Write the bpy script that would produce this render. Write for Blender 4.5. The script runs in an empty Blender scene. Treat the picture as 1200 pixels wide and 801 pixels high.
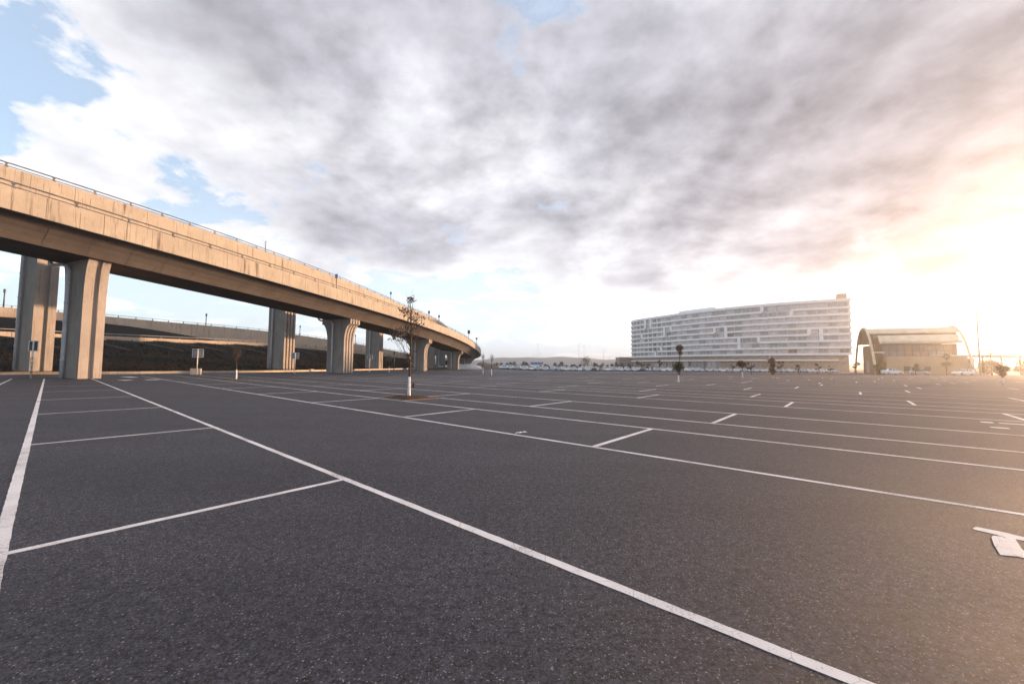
import bpy, math, random
from mathutils import Vector, Matrix
R = math.radians
rnd = random.Random(7)
scene = bpy.context.scene
col = scene.collection

# ------------------------------------------------------------------ camera
CAM_H = 1.35
pit, rol = R(3.32), R(0.434)
fwd = Vector((0, math.cos(pit), math.sin(pit)))
up0 = Vector((0, -math.sin(pit), math.cos(pit)))
rt0 = Vector((1, 0, 0))
rt = rt0 * math.cos(rol) + up0 * math.sin(rol)
up = up0 * math.cos(rol) - rt0 * math.sin(rol)
cd = bpy.data.cameras.new('camera')
cd.sensor_fit = 'HORIZONTAL'; cd.sensor_width = 36.0; cd.lens = 464.0 / 1200.0 * 36.0
cd.clip_start = 0.05; cd.clip_end = 20000
cam = bpy.data.objects.new('camera', cd); col.objects.link(cam)
m = Matrix((rt, up, -fwd)).transposed().to_4x4(); m.translation = (0, 0, CAM_H)
cam.matrix_world = m
scene.camera = cam

# ------------------------------------------------------------------ light, exposure
SUN_AZ, SUN_EL = R(64.5), R(4.6)
sun_dir = Vector((math.sin(SUN_AZ) * math.cos(SUN_EL), math.cos(SUN_AZ) * math.cos(SUN_EL), math.sin(SUN_EL)))
sd = bpy.data.lights.new('sun', 'SUN'); sd.energy = 3.7; sd.angle = R(1.5); sd.color = (1.0, 0.62, 0.36)
so = bpy.data.objects.new('sun', sd); col.objects.link(so)
so.rotation_euler = (-sun_dir).to_track_quat('-Z', 'Y').to_euler(); so.location = sun_dir * 60
vs = scene.view_settings
scene.display_settings.display_device = 'sRGB'
vs.view_transform = 'Standard'; vs.look = 'None'; vs.gamma = 1.0; vs.exposure = 1.75
vs.use_curve_mapping = False
scene.cycles.max_bounces = 6; scene.cycles.volume_bounces = 0
scene.cycles.transparent_max_bounces = 6

# ------------------------------------------------------------------ node helpers
class NT:
    def __init__(s, tree): s.t = tree; s.n = tree.nodes; s.l = tree.links
    def node(s, typ, **kw):
        n = s.n.new(typ)
        for k, v in kw.items(): setattr(n, k, v)
        return n
    def put(s, sock, v):
        if v is None: return
        if hasattr(v, 'bl_rna') and hasattr(v, 'is_output'): s.l.new(v, sock)
        else: sock.default_value = v
    def math(s, op, a, b=None, c=None, clamp=False):
        n = s.node('ShaderNodeMath', operation=op, use_clamp=clamp)
        s.put(n.inputs[0], a); s.put(n.inputs[1], b); s.put(n.inputs[2], c)
        return n.outputs[0]
    def vmath(s, op, a, b=None):
        n = s.node('ShaderNodeVectorMath', operation=op)
        s.put(n.inputs[0], a); s.put(n.inputs[1], b)
        return n.outputs['Value'] if op in ('DOT_PRODUCT', 'LENGTH') else n.outputs[0]
    def smooth(s, x, a, b, lo=0.0, hi=1.0):
        n = s.node('ShaderNodeMapRange', interpolation_type='SMOOTHSTEP')
        s.put(n.inputs[0], x); n.inputs[1].default_value = a; n.inputs[2].default_value = b
        n.inputs[3].default_value = lo; n.inputs[4].default_value = hi
        return n.outputs[0]
    def noise(s, vec, scale, detail=4, rough=0.55, dist=0.0, lac=2.0):
        n = s.node('ShaderNodeTexNoise')
        s.put(n.inputs['Vector'], vec); n.inputs['Scale'].default_value = scale
        n.inputs['Detail'].default_value = detail; n.inputs['Roughness'].default_value = rough
        n.inputs['Distortion'].default_value = dist; n.inputs['Lacunarity'].default_value = lac
        return n.outputs[0]
    def voronoi(s, vec, scale, feature='F1', out='Distance'):
        n = s.node('ShaderNodeTexVoronoi', feature=feature)
        s.put(n.inputs['Vector'], vec); n.inputs['Scale'].default_value = scale
        return n.outputs[out]
    def mapping(s, vec, scale=(1, 1, 1), loc=(0, 0, 0), rot=(0, 0, 0)):
        n = s.node('ShaderNodeMapping')
        s.put(n.inputs[0], vec); n.inputs[1].default_value = loc; n.inputs[2].default_value = rot; n.inputs[3].default_value = scale
        return n.outputs[0]
    def mix(s, f, a, b, blend='MIX'):
        n = s.node('ShaderNodeMix', data_type='RGBA', blend_type=blend)
        s.put(n.inputs[0], f)
        for i, v in ((6, a), (7, b)):
            if isinstance(v, tuple): v = (*v, 1.0) if len(v) == 3 else v
            s.put(n.inputs[i], v)
        return n.outputs[2]
    def combine(s, x, y, z):
        n = s.node('ShaderNodeCombineXYZ')
        s.put(n.inputs[0], x); s.put(n.inputs[1], y); s.put(n.inputs[2], z)
        return n.outputs[0]
    def bump(s, h, strength, dist):
        n = s.node('ShaderNodeBump')
        n.inputs['Strength'].default_value = strength; n.inputs['Distance'].default_value = dist
        s.put(n.inputs['Height'], h)
        return n.outputs[0]

# ------------------------------------------------------------------ sky
world = bpy.data.worlds.new('World'); scene.world = world
world.use_nodes = True
W = NT(world.node_tree); W.n.clear()
sky = W.node('ShaderNodeTexSky', sky_type='NISHITA')
sky.sun_disc = False; sky.sun_elevation = SUN_EL; sky.sun_rotation = SUN_AZ
sky.air_density = 1.0; sky.dust_density = 0.6; sky.ozone_density = 2.5
bg1 = W.node('ShaderNodeBackground'); W.put(bg1.inputs[0], sky.outputs[0]); bg1.inputs[1].default_value = 0.15
tc = W.node('ShaderNodeTexCoord').outputs['Generated']
d = W.vmath('NORMALIZE', tc)
sx = W.node('ShaderNodeSeparateXYZ'); W.put(sx.inputs[0], d)
dx, dy, dz = sx.outputs
zz = W.math('ADD', W.math('MAXIMUM', dz, 0.0), 0.30)
cx = W.math('DIVIDE', dx, zz); cy = W.math('DIVIDE', dy, zz)
P = W.combine(cx, cy, 0.0)
SH = Vector((math.sin(SUN_AZ), math.cos(SUN_AZ), 0))
def dens(off, det):
    a_ = W.noise(W.mapping(P, loc=(7.4 + off[0], 2.2 + off[1], 0.4)), 1.55, det, 0.57, 0.1)
    return a_
n_big = dens((0, 0), 11)
n_sun = dens((SH.x * 0.07, SH.y * 0.07), 7)
n_med = W.noise(W.mapping(P, loc=(9.2, 4.1, 2.0)), 4.6, 9, 0.60, 0.1)
n_bank = W.noise(W.mapping(P, scale=(0.85, 1.1, 1), loc=(4.3, 2.35, 5.0), rot=(0, 0, R(35))), 1.7, 9, 0.56, 0.1)
# a broad deck of cloud with ragged rims on every side
edge = W.math('MINIMUM', W.math('ADD', cx, 1.18), W.math('MULTIPLY', W.math('SUBTRACT', W.math('ADD', W.math('MULTIPLY', cx, 0.10), 2.0), cy), 1.1))
edge = W.math('MINIMUM', edge, W.math('ADD', cy, 1.0))
edge = W.math('ADD', edge, W.math('MULTIPLY', W.math('SUBTRACT', n_big, 0.5), 1.9))
edge = W.math('ADD', edge, W.math('MULTIPLY', W.math('SUBTRACT', n_med, 0.5), 0.75))
cover = W.smooth(edge, -0.05, 0.13)
thick = W.smooth(edge, 0.02, 0.62)
# openings in the deck
hole = W.smooth(W.math('ADD', W.noise(W.mapping(P, loc=(0.6, 8.1, 3.0)), 2.3, 9, 0.6, 0.1), W.math('MULTIPLY', cx, -0.045)), 0.61, 0.70)
cover = W.math('MULTIPLY', cover, W.math('SUBTRACT', 1.0, W.math('MULTIPLY', hole, 0.85)))
# glow of the veiled sun
cs = W.math('MAXIMUM', W.vmath('DOT_PRODUCT', d, tuple(sun_dir)), 0.0)
lowband = W.smooth(dz, 0.06, 0.33, 1.0, 0.05)
g_tight = W.math('MULTIPLY', W.math('POWER', cs, 28.0), lowband); g_wide = W.math('MULTIPLY', W.math('POWER', cs, 7.0), lowband)
# shade of the cloud deck: grey undersides, brighter breaks, rims lit from the sun's side
dark = W.smooth(n_bank, 0.26, 0.58)
dark = W.math('MULTIPLY', dark, thick)
rim = W.math('MULTIPLY', W.math('SUBTRACT', n_big, n_sun), 1.55)
fine = W.math('ADD', rim, W.math('MULTIPLY', W.math('SUBTRACT', n_med, 0.5), 0.24))
val = W.math('ADD', W.math('SUBTRACT', 0.82, W.math('MULTIPLY', dark, 0.38)), fine)
val = W.math('MAXIMUM', val, 0.27)
cloud = W.mix(dark, (0.98, 0.98, 1.02), (0.955, 0.945, 1.05))
cloud = W.mix(1.0, cloud, W.combine(val, val, val), 'MULTIPLY')
warm = W.math('MULTIPLY', W.math('POWER', cs, 7.0), 1.0, clamp=True)
cloud = W.mix(warm, cloud, W.mix(1.0, cloud, (1.18, 1.0, 0.88), 'MULTIPLY'))
# thin bright veil low down and small fair-weather puffs
azm = W.math('ARCTAN2', dx, dy)
Q = W.combine(W.math('MULTIPLY', azm, 5.0), W.math('MULTIPLY', dz, 20.0), 0.0)
n_puff = W.noise(W.mapping(Q, loc=(2.0, 0.3, 1.0)), 1.3, 9, 0.58, 0.1)
puff = W.math('MULTIPLY', W.smooth(n_puff, 0.50, 0.58), W.smooth(dz, 0.16, 0.32, 0.9, 0.0))
veil = W.math('MULTIPLY', W.smooth(dz, 0.02, 0.40, 0.90, 0.48), W.smooth(azm, -1.2, -0.1, 0.70, 1.0))
veil = W.math('MAXIMUM', veil, puff)
cover_all = W.math('MAXIMUM', cover, veil)
pv_ = W.math('MULTIPLY', puff, 0.24)
col_all = W.mix(cover, W.mix(1.0, (0.80, 0.86, 0.96), W.combine(pv_, pv_, pv_), 'ADD'), cloud)
glow = W.mix(1.0, W.combine(W.math('MULTIPLY', g_tight, 4.2), W.math('MULTIPLY', g_tight, 2.9), W.math('MULTIPLY', g_tight, 1.9)),
             W.combine(W.math('MULTIPLY', g_wide, 0.44), W.math('MULTIPLY', g_wide, 0.41), W.math('MULTIPLY', g_wide, 0.38)), 'ADD')
trans = W.math('SUBTRACT', 1.0, W.math('MULTIPLY', W.math('MULTIPLY', W.math('ADD', W.math('MULTIPLY', dark, 0.6), 0.4), cover), 0.88))
glow = W.mix(1.0, glow, W.combine(trans, trans, trans), 'MULTIPLY')
bg2 = W.node('ShaderNodeBackground'); W.put(bg2.inputs[0], W.mix(1.0, col_all, glow, 'ADD')); bg2.inputs[1].default_value = 0.405
mx = W.node('ShaderNodeMixShader'); W.put(mx.inputs[0], cover_all)
W.l.new(bg1.outputs[0], mx.inputs[1]); W.l.new(bg2.outputs[0], mx.inputs[2])
wo = W.node('ShaderNodeOutputWorld'); W.l.new(mx.outputs[0], wo.inputs[0])

# ------------------------------------------------------------------ materials
def mat(name, base=(0.5, 0.5, 0.5), rough=0.7, spec=0.4, metal=0.0):
    mt = bpy.data.materials.new(name); mt.use_nodes = True
    N = NT(mt.node_tree); b = N.n['Principled BSDF']
    b.inputs['Base Color'].default_value = (*base, 1); b.inputs['Roughness'].default_value = rough
    b.inputs['Specular IOR Level'].default_value = spec; b.inputs['Metallic'].default_value = metal
    return mt, N, b
def pos(N): return N.node('ShaderNodeNewGeometry').outputs['Position']
def varied(name, c1, c2, scale=3.0, rough=0.7, spec=0.3, detail=5, lo=0.35, hi=0.65, metal=0.0, bump=0.0, obj=False):
    mt, N, b = mat(name, c1, rough, spec, metal)
    p = N.node('ShaderNodeTexCoord').outputs['Object'] if obj else pos(N)
    n = N.noise(p, scale, detail, 0.6)
    N.put(b.inputs['Base Color'], N.mix(N.smooth(n, lo, hi), c1, c2))
    if bump: N.put(b.inputs['Normal'], N.bump(N.noise(p, scale * 6, 3, 0.6), 0.5, bump))
    return mt
M = {}
# asphalt
mt, N, b = mat('asphalt', rough=0.8, spec=0.25)
p = pos(N)
grain = N.math('ADD', N.math('MULTIPLY', N.noise(p, 62, 4, 0.8), 0.7), N.math('MULTIPLY', N.noise(p, 19, 3, 0.6), 0.3))
stone = N.voronoi(p, 150, out='Color')
sv = N.node('ShaderNodeSeparateColor'); N.put(sv.inputs[0], stone)
patch = N.noise(N.mapping(p, scale=(1, 1, 1)), 0.30, 6, 0.62, 0.4)
mid = N.noise(p, 2.2, 5, 0.6)
streak = N.noise(N.mapping(p, rot=(0, 0, R(-40.5)), scale=(0.10, 0.9, 1)), 1.0, 4, 0.6)
base = N.mix(N.smooth(grain, 0.36, 0.66), (0.005, 0.0054, 0.0078), (0.094, 0.098, 0.126))
spk = N.math('MULTIPLY', N.math('GREATER_THAN', sv.outputs[0], 0.972), 0.5)
base = N.mix(spk, base, (0.42, 0.40, 0.39))
pit_ = N.math('MULTIPLY', N.math('LESS_THAN', sv.outputs[1], 0.14), 0.6)
base = N.mix(pit_, base, (0.03, 0.028, 0.03))
k = N.math('ADD', N.smooth(patch, 0.30, 0.68, 0.82, 1.08), N.smooth(mid, 0.3, 0.7, -0.07, 0.07))
k = N.math('ADD', k, N.smooth(streak, 0.3, 0.7, -0.10, 0.10))
base = N.mix(1.0, base, N.combine(k, k, k), 'MULTIPLY')
oil = N.smooth(N.noise(N.mapping(p, loc=(13, 5, 0)), 0.55, 3, 0.5), 0.63, 0.74)
base = N.mix(N.math('MULTIPLY', oil, 0.35), base, (0.025, 0.024, 0.027))
drops = N.smooth(N.noise(N.mapping(p, loc=(3, 7, 0)), 2.6, 5, 0.62, 0.6), 0.66, 0.74)
base = N.mix(N.math('MULTIPLY', drops, 0.45), base, (0.020, 0.019, 0.022))
N.put(b.inputs['Base Color'], base)
hgt = N.math('ADD', N.noise(p, 130, 3, 0.7), N.math('MULTIPLY', sv.outputs[2], 0.6))
N.put(b.inputs['Normal'], N.bump(hgt, 0.7, 0.006))
N.put(b.inputs['Roughness'], N.smooth(patch, 0.3, 0.7, 0.66, 0.80))
M['asphalt'] = mt
# road paint
mt, N, b = mat('road_paint', rough=0.6, spec=0.3)
p = pos(N)
w1 = N.noise(p, 60, 4, 0.75); w2 = N.noise(p, 1.3, 4, 0.6)
wear = N.smooth(N.math('ADD', w1, N.math('MULTIPLY', w2, 0.75)), 0.92, 1.12)
crk = N.smooth(N.voronoi(N.mapping(p, scale=(1, 1, 1)), 4.0, 'DISTANCE_TO_EDGE'), 0.0, 0.012, 0.5, 0.0)
c = N.mix(N.smooth(w2, 0.3, 0.7), (0.78, 0.76, 0.76), (0.62, 0.60, 0.60))
c = N.mix(N.math('MAXIMUM', wear, crk), c, (0.16, 0.15, 0.15))
N.put(b.inputs['Base Color'], c)
N.put(b.inputs['Normal'], N.bump(N.noise(p, 110, 3, 0.7), 0.35, 0.004))
M['paint'] = mt
def concrete(name, c1, c2, stain, drip=0.75, board=False, dark_streak=(0.07, 0.05, 0.035)):
    mt, N, b = mat(name, c1, 0.85, 0.2)
    p = pos(N)
    n1 = N.noise(p, 0.55, 6, 0.65); n2 = N.noise(p, 6.0, 5, 0.65)
    c = N.mix(N.smooth(n1, 0.3, 0.7), c1, c2)
    c = N.mix(N.smooth(n2, 0.45, 0.8, 0.0, 0.35), c, stain)
    dr = N.noise(N.mapping(p, scale=(2.6, 2.6, 0.16)), 1.0, 4, 0.6)
    c = N.mix(N.math('MULTIPLY', N.smooth(dr, 0.56, 0.74), drip), c, dark_streak)
    dr2 = N.noise(N.mapping(p, scale=(9, 9, 0.35), loc=(4, 2, 1)), 1.0, 3, 0.6)
    c = N.mix(N.math('MULTIPLY', N.smooth(dr2, 0.57, 0.70), drip * 0.7), c, dark_streak)
    h = N.noise(p, 14, 4, 0.6)
    N.put(b.inputs['Base Color'], c)
    N.put(b.inputs['Normal'], N.bump(h, 0.35, 0.02))
    M[name] = mt
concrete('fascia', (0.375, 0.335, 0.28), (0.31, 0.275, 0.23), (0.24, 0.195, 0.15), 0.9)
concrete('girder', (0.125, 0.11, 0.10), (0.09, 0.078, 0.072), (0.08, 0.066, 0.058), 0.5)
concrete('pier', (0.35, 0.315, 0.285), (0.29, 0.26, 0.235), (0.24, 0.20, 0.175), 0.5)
concrete('wall_concrete', (0.50, 0.41, 0.32), (0.42, 0.34, 0.26), (0.36, 0.28, 0.2), 0.6)
concrete('kerb_concrete', (0.52, 0.45, 0.37), (0.44, 0.37, 0.30), (0.33, 0.27, 0.22), 0.3)
M['steel'] = varied('galvanised_steel', (0.13, 0.13, 0.14), (0.07, 0.065, 0.06), 3, 0.55, 0.5, metal=0.3)
M['rail_light'] = varied('light_galvanised_steel', (0.45, 0.45, 0.47), (0.33, 0.33, 0.34), 3, 0.5, 0.5, metal=0.2)
M['pvc'] = varied('grey_plastic_pipe', (0.55, 0.55, 0.57), (0.46, 0.46, 0.48), 2, 0.5, 0.4)
M['sign_back'] = varied('sign_back', (0.34, 0.34, 0.36), (0.24, 0.24, 0.26), 6, 0.5, 0.5)
M['sign_face'] = varied('sign_face_blue', (0.08, 0.18, 0.42), (0.10, 0.20, 0.40), 6, 0.4, 0.5)
M['white_metal'] = varied('white_metal', (0.75, 0.75, 0.76), (0.6, 0.6, 0.6), 5, 0.5, 0.4)
M['black'] = mat('black_rubber', (0.02, 0.02, 0.022), 0.7, 0.3)[0]
M['dark_metal'] = varied('dark_metal', (0.06, 0.06, 0.065), (0.04, 0.035, 0.035), 4, 0.5, 0.5)
M['soil'] = varied('bare_soil', (0.05, 0.034, 0.024), (0.10, 0.066, 0.044), 9, 0.95, 0.1, bump=0.03)
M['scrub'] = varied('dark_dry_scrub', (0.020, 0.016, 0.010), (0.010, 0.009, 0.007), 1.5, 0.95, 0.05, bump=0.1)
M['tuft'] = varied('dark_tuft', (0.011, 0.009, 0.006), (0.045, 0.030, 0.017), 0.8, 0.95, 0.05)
M['dust'] = varied('dusty_ground', (0.22, 0.17, 0.13), (0.15, 0.12, 0.085), 0.03, 0.95, 0.1)
M['hill'] = varied('hill_scrub', (0.17, 0.18, 0.19), (0.22, 0.22, 0.22), 0.004, 0.95, 0.05)
M['bark'] = varied('bark', (0.055, 0.04, 0.032), (0.10, 0.075, 0.06), 14, 0.9, 0.15)
M['limewash'] = varied('limewash', (0.78, 0.77, 0.78), (0.62, 0.6, 0.6), 9, 0.8, 0.2)
M['leaf_brown'] = varied('brown_leaf', (0.085, 0.065, 0.054), (0.14, 0.10, 0.08), 3, 0.7, 0.25)
M['leaf_green'] = varied('dark_green_leaf', (0.030, 0.040, 0.018), (0.065, 0.065, 0.028), 1.2, 0.7, 0.25)
M['leaf_olive'] = varied('olive_leaf', (0.075, 0.065, 0.028), (0.12, 0.085, 0.035), 1.2, 0.7, 0.25)
M['leaf_rust'] = varied('rusty_leaf', (0.09, 0.05, 0.03), (0.055, 0.035, 0.024), 1.2, 0.7, 0.25)
M['h_white'] = varied('white_render', (0.88, 0.88, 0.89), (0.83, 0.83, 0.84), 0.3, 0.7, 0.3)
M['h_wall'] = varied('warm_grey_render', (0.62, 0.60, 0.61), (0.54, 0.52, 0.53), 0.4, 0.8, 0.2)
M['h_stone'] = varied('brown_stone', (0.36, 0.29, 0.24), (0.28, 0.22, 0.18), 0.5, 0.85, 0.2)
M['h_frame'] = varied('window_frame_grey', (0.60, 0.58, 0.60), (0.50, 0.48, 0.50), 2, 0.5, 0.4)
def glass(name, c, rough=0.12, spec=0.6):
    mt, N, b = mat(name, c, rough, spec)
    n = N.noise(pos(N), 0.6, 3, 0.5)
    N.put(b.inputs['Base Color'], N.mix(N.smooth(n, 0.3, 0.7), c, tuple(v * 0.7 for v in c)))
    return mt
M['glass_a'] = glass('window_glass_curtained', (0.55, 0.51, 0.52))
M['glass_b'] = glass('window_glass_grey', (0.27, 0.28, 0.32))
M['glass_c'] = glass('window_glass_dark', (0.10, 0.10, 0.11))
M['glass_d'] = glass('window_glass_rosy', (0.40, 0.26, 0.20))
M['car_glass'] = mat('car_glass', (0.10, 0.13, 0.16), 0.08, 0.9)[0]
M['tyre'] = mat('tyre_rubber', (0.025, 0.025, 0.025), 0.85, 0.2)[0]
M['rim'] = mat('alloy_rim', (0.5, 0.5, 0.52), 0.35, 0.5, 0.7)[0]
M['lamp_glass'] = mat('headlight_glass', (0.7, 0.7, 0.72), 0.15, 0.6)[0]
M['tail'] = mat('tail_light', (0.35, 0.02, 0.02), 0.25, 0.6)[0]
CARCOL = {'white': (0.78, 0.78, 0.79), 'silver': (0.50, 0.51, 0.53), 'pale blue': (0.40, 0.50, 0.60), 'dark grey': (0.07, 0.07, 0.08),
          'grey': (0.26, 0.27, 0.28), 'blue': (0.12, 0.22, 0.38), 'black': (0.025, 0.025, 0.03), 'dark red': (0.22, 0.03, 0.03)}
for kname, c in CARCOL.items():
    mt, N, b = mat('car_paint_' + kname.replace(' ', '_'), c, 0.28, 0.5)
    b.inputs['Coat Weight'].default_value = 0.5; b.inputs['Coat Roughness'].default_value = 0.08
    M['car_' + kname] = mt
M['roof_sheet'] = varied('pale_sheet_roof', (0.68, 0.58, 0.44), (0.58, 0.49, 0.36), 0.6, 0.5, 0.4)
M['roof_dark'] = varied('brown_sheet_roof', (0.27, 0.19, 0.12), (0.21, 0.15, 0.10), 0.6, 0.6, 0.3)
M['shed_wall'] = varied('beige_wall', (0.52, 0.36, 0.23), (0.46, 0.32, 0.20), 0.7, 0.8, 0.2)
M['shed_dark'] = varied('brown_cladding', (0.24, 0.14, 0.06), (0.19, 0.11, 0.05), 0.8, 0.7, 0.3)
M['cream'] = varied('cream_block', (0.60, 0.52, 0.45), (0.5, 0.43, 0.37), 6, 0.85, 0.2)
M['joint'] = varied('weathered_drain', (0.13, 0.10, 0.075), (0.08, 0.065, 0.05), 2, 0.9, 0.1)
M['edging'] = varied('earth_stained_edging', (0.24, 0.17, 0.125), (0.15, 0.11, 0.08), 6, 0.9, 0.1)
M['tarp'] = varied('white_tarpaulin', (0.72, 0.71, 0.72), (0.58, 0.57, 0.58), 2, 0.6, 0.3)

# ------------------------------------------------------------------ mesh helpers
class MB:
    def __init__(s): s.v = []; s.f = []; s.m = []
    def add(s, vs, fs, mi=0):
        o = len(s.v); s.v += [tuple(v) for v in vs]
        s.f += [tuple(o + i for i in f) for f in fs]; s.m += [mi] * len(fs)
    def box(s, c, size, rz=0.0, mi=0, bevel=0.0):
        hx, hy, hz = size[0] / 2, size[1] / 2, size[2] / 2
        ca, sa = math.cos(rz), math.sin(rz)
        if bevel > 0:
            b_ = bevel; rings = []
            for z, k in ((-hz, b_), (-hz + b_, 0), (hz - b_, 0), (hz, b_)):
                x, y = hx - k, hy - k
                rings.append([(-x + b_ * .6, -y, z), (x - b_ * .6, -y, z), (x, -y + b_ * .6, z), (x, y - b_ * .6, z),
                              (x - b_ * .6, y, z), (-x + b_ * .6, y, z), (-x, y - b_ * .6, z), (-x, -y + b_ * .6, z)])
            s.loft([[(c[0] + ca * a - sa * bb, c[1] + sa * a + ca * bb, c[2] + z) for a, bb, z in r] for r in rings], True, True, mi)
            return
        pts = [(-hx, -hy, -hz), (hx, -hy, -hz), (hx, hy, -hz), (-hx, hy, -hz), (-hx, -hy, hz), (hx, -hy, hz), (hx, hy, hz), (-hx, hy, hz)]
        s.add([(c[0] + ca * x - sa * y, c[1] + sa * x + ca * y, c[2] + z) for x, y, z in pts],
              [(0, 3, 2, 1), (4, 5, 6, 7), (0, 1, 5, 4), (1, 2, 6, 5), (2, 3, 7, 6), (3, 0, 4, 7)], mi)
    def loft(s, rings, closed=True, caps=True, mi=0):
        n = len(rings[0]); vs = [p for r in rings for p in r]; fs = []
        for i in range(len(rings) - 1):
            for j in range(n if closed else n - 1):
                a = i * n + j; b_ = i * n + (j + 1) % n
                fs.append((a, b_, b_ + n, a + n))
        if caps and closed:
            fs.append(tuple(range(n - 1, -1, -1))); fs.append(tuple((len(rings) - 1) * n + j for j in range(n)))
        s.add(vs, fs, mi)
    def tube(s, pts, rad, n=8, mi=0, caps=True):
        pts = [Vector(p) for p in pts]; rings = []
        rads = rad if isinstance(rad, (list, tuple)) else [rad] * len(pts)
        for i, p in enumerate(pts):
            t = (pts[min(i + 1, len(pts) - 1)] - pts[max(i - 1, 0)]).normalized()
            a = Vector((0, 0, 1)) if abs(t.z) < 0.9 else Vector((1, 0, 0))
            x = t.cross(a).normalized(); y = t.cross(x)
            rings.append([tuple(p + (x * math.cos(2 * math.pi * k / n) + y * math.sin(2 * math.pi * k / n)) * rads[i]) for k in range(n)])
        s.loft(rings, True, caps, mi)
    def build(s, name, mats, parent=None, smooth=False):
        me = bpy.data.meshes.new(name); me.from_pydata(s.v, [], s.f)
        if not isinstance(mats, (list, tuple)): mats = [mats]
        for x in mats: me.materials.append(M[x] if isinstance(x, str) else x)
        me.polygons.foreach_set('material_index', s.m)
        if smooth: me.polygons.foreach_set('use_smooth', [True] * len(s.f))
        me.update()
        return link(name, me, parent)
def link(name, me, parent=None):
    o = bpy.data.objects.new(name, me); col.objects.link(o)
    if parent: o.parent = parent
    return o
def tag(o, label=None, cat=None, group=None, kind=None):
    if label: o['label'] = label
    if cat: o['category'] = cat
    if group: o['group'] = group
    if kind: o['kind'] = kind
    return o
def empty(name, loc=(0, 0, 0), rz=0.0):
    o = bpy.data.objects.new(name, None); col.objects.link(o); o.location = loc; o.rotation_euler = (0, 0, rz); o.empty_display_size = 0.3
    return o
def copy_tree(o, parent=None):
    c = o.copy(); col.objects.link(c); c.parent = parent
    for ch in list(o.children): copy_tree(ch, c)
    return c
def flip_fix(o):
    import bmesh
    bm = bmesh.new(); bm.from_mesh(o.data); bmesh.ops.recalc_face_normals(bm, faces=bm.faces); bm.to_mesh(o.data); bm.free()
    return o
def sst(t): t = max(0.0, min(1.0, t)); return t * t * (3 - 2 * t)
def gz(x, y): return -0.75 * sst((y - 45) / 115) * sst((x + 15) / 30)
ORD = ['first', 'second', 'third', 'fourth', 'fifth', 'sixth', 'seventh', 'eighth', 'ninth', 'tenth', 'eleventh', 'twelfth', 'thirteenth',
       'fourteenth', 'fifteenth', 'sixteenth', 'seventeenth', 'eighteenth', 'nineteenth', 'twentieth']
def ordinal(i):
    if i < 20: return ORD[i]
    t, u = divmod(i + 1, 10)
    tens = {2: 'twenty', 3: 'thirty', 4: 'forty', 5: 'fifty', 6: 'sixty', 7: 'seventy'}[t]
    return tens + '-' + ORD[u - 1] if u else {2: 'twentieth', 3: 'thirtieth', 4: 'fortieth', 5: 'fiftieth', 6: 'sixtieth', 7: 'seventieth'}[t]

# ------------------------------------------------------------------ ground and lot
AU = Vector((-0.7599, 0.6500, 0)); AV = Vector((0.6500, 0.7599, 0))     # along / across the parking rows
def uv(u, v, z=0.0):
    q = AU * u + AV * v
    return Vector((q.x, q.y, gz(q.x, q.y) + z + 0.004 * sst((q.y - 30) / 20)))
g = MB()
S = 1900
g.add([(-S, -S, -1.2), (S, -S, -1.2), (S, S, -1.2), (-S, S, -1.2)], [(0, 1, 2, 3)])
tag(g.build('ground', 'dust'), 'bare dusty ground reaching to the foot of the hills', 'ground', kind='structure')
KERB = [(-95, 6), (-72, 24), (-51, 39.6), (-44.6, 44.6), (-41.6, 49.2), (-36.9, 57), (-33.4, 67.5), (-30.6, 85), (-28, 108), (-27.5, 140), (-31, 175), (-40, 205)]
def cr_path(C, n=8):
    P_ = [Vector(c) for c in C]; P_ = [2 * P_[0] - P_[1]] + P_ + [2 * P_[-1] - P_[-2]]
    out = []
    for i in range(1, len(P_) - 2):
        a, b_, c, d_ = P_[i - 1:i + 3]
        for k in range(n):
            t = k / n
            out.append(0.5 * (2 * b_ + (c - a) * t + (2 * a - 5 * b_ + 4 * c - d_) * t * t + (3 * b_ - a - 3 * c + d_) * t ** 3))
    out.append(P_[-2]); return out
kerb = [Vector((p.x, p.y, 0)) for p in cr_path([(*k, 0) for k in KERB], 6)]
# asphalt sheet: strips from the kerb to the far right edge
g = MB()
rings = []
ys = [-40 + i * 4 for i in range(0, 62)]
def kerb_x(y):
    for a, b_ in zip(kerb, kerb[1:]):
        if a.y <= y <= b_.y: return a.x + (b_.x - a.x) * (y - a.y) / (b_.y - a.y + 1e-9)
    return -95 if y < kerb[0].y else kerb[-1].x
def lot_right(y): return 260 if y < 130 else 170
for y in ys:
    x0, x1 = kerb_x(y), lot_right(y)
    rings.append([(x0 + (x1 - x0) * t / 40, y, gz(x0 + (x1 - x0) * t / 40, y)) for t in range(41)])
g.loft(rings, False, False)
lot = tag(g.build('parking_lot', 'asphalt'), 'dark grey asphalt car park with white bay lines', 'car park', kind='structure')
flip_fix(lot)
g = MB()                                          # gravel apron under the trees, hotel and shed beyond the lot
g.add([(-300, 60, -0.95), (600, 60, -0.95), (600, 420, -0.95), (-300, 420, -0.95)], [(0, 1, 2, 3)])
tag(g.build('dry_field', 'dust'), 'dry brown field beyond the car park', 'field', kind='structure')

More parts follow.
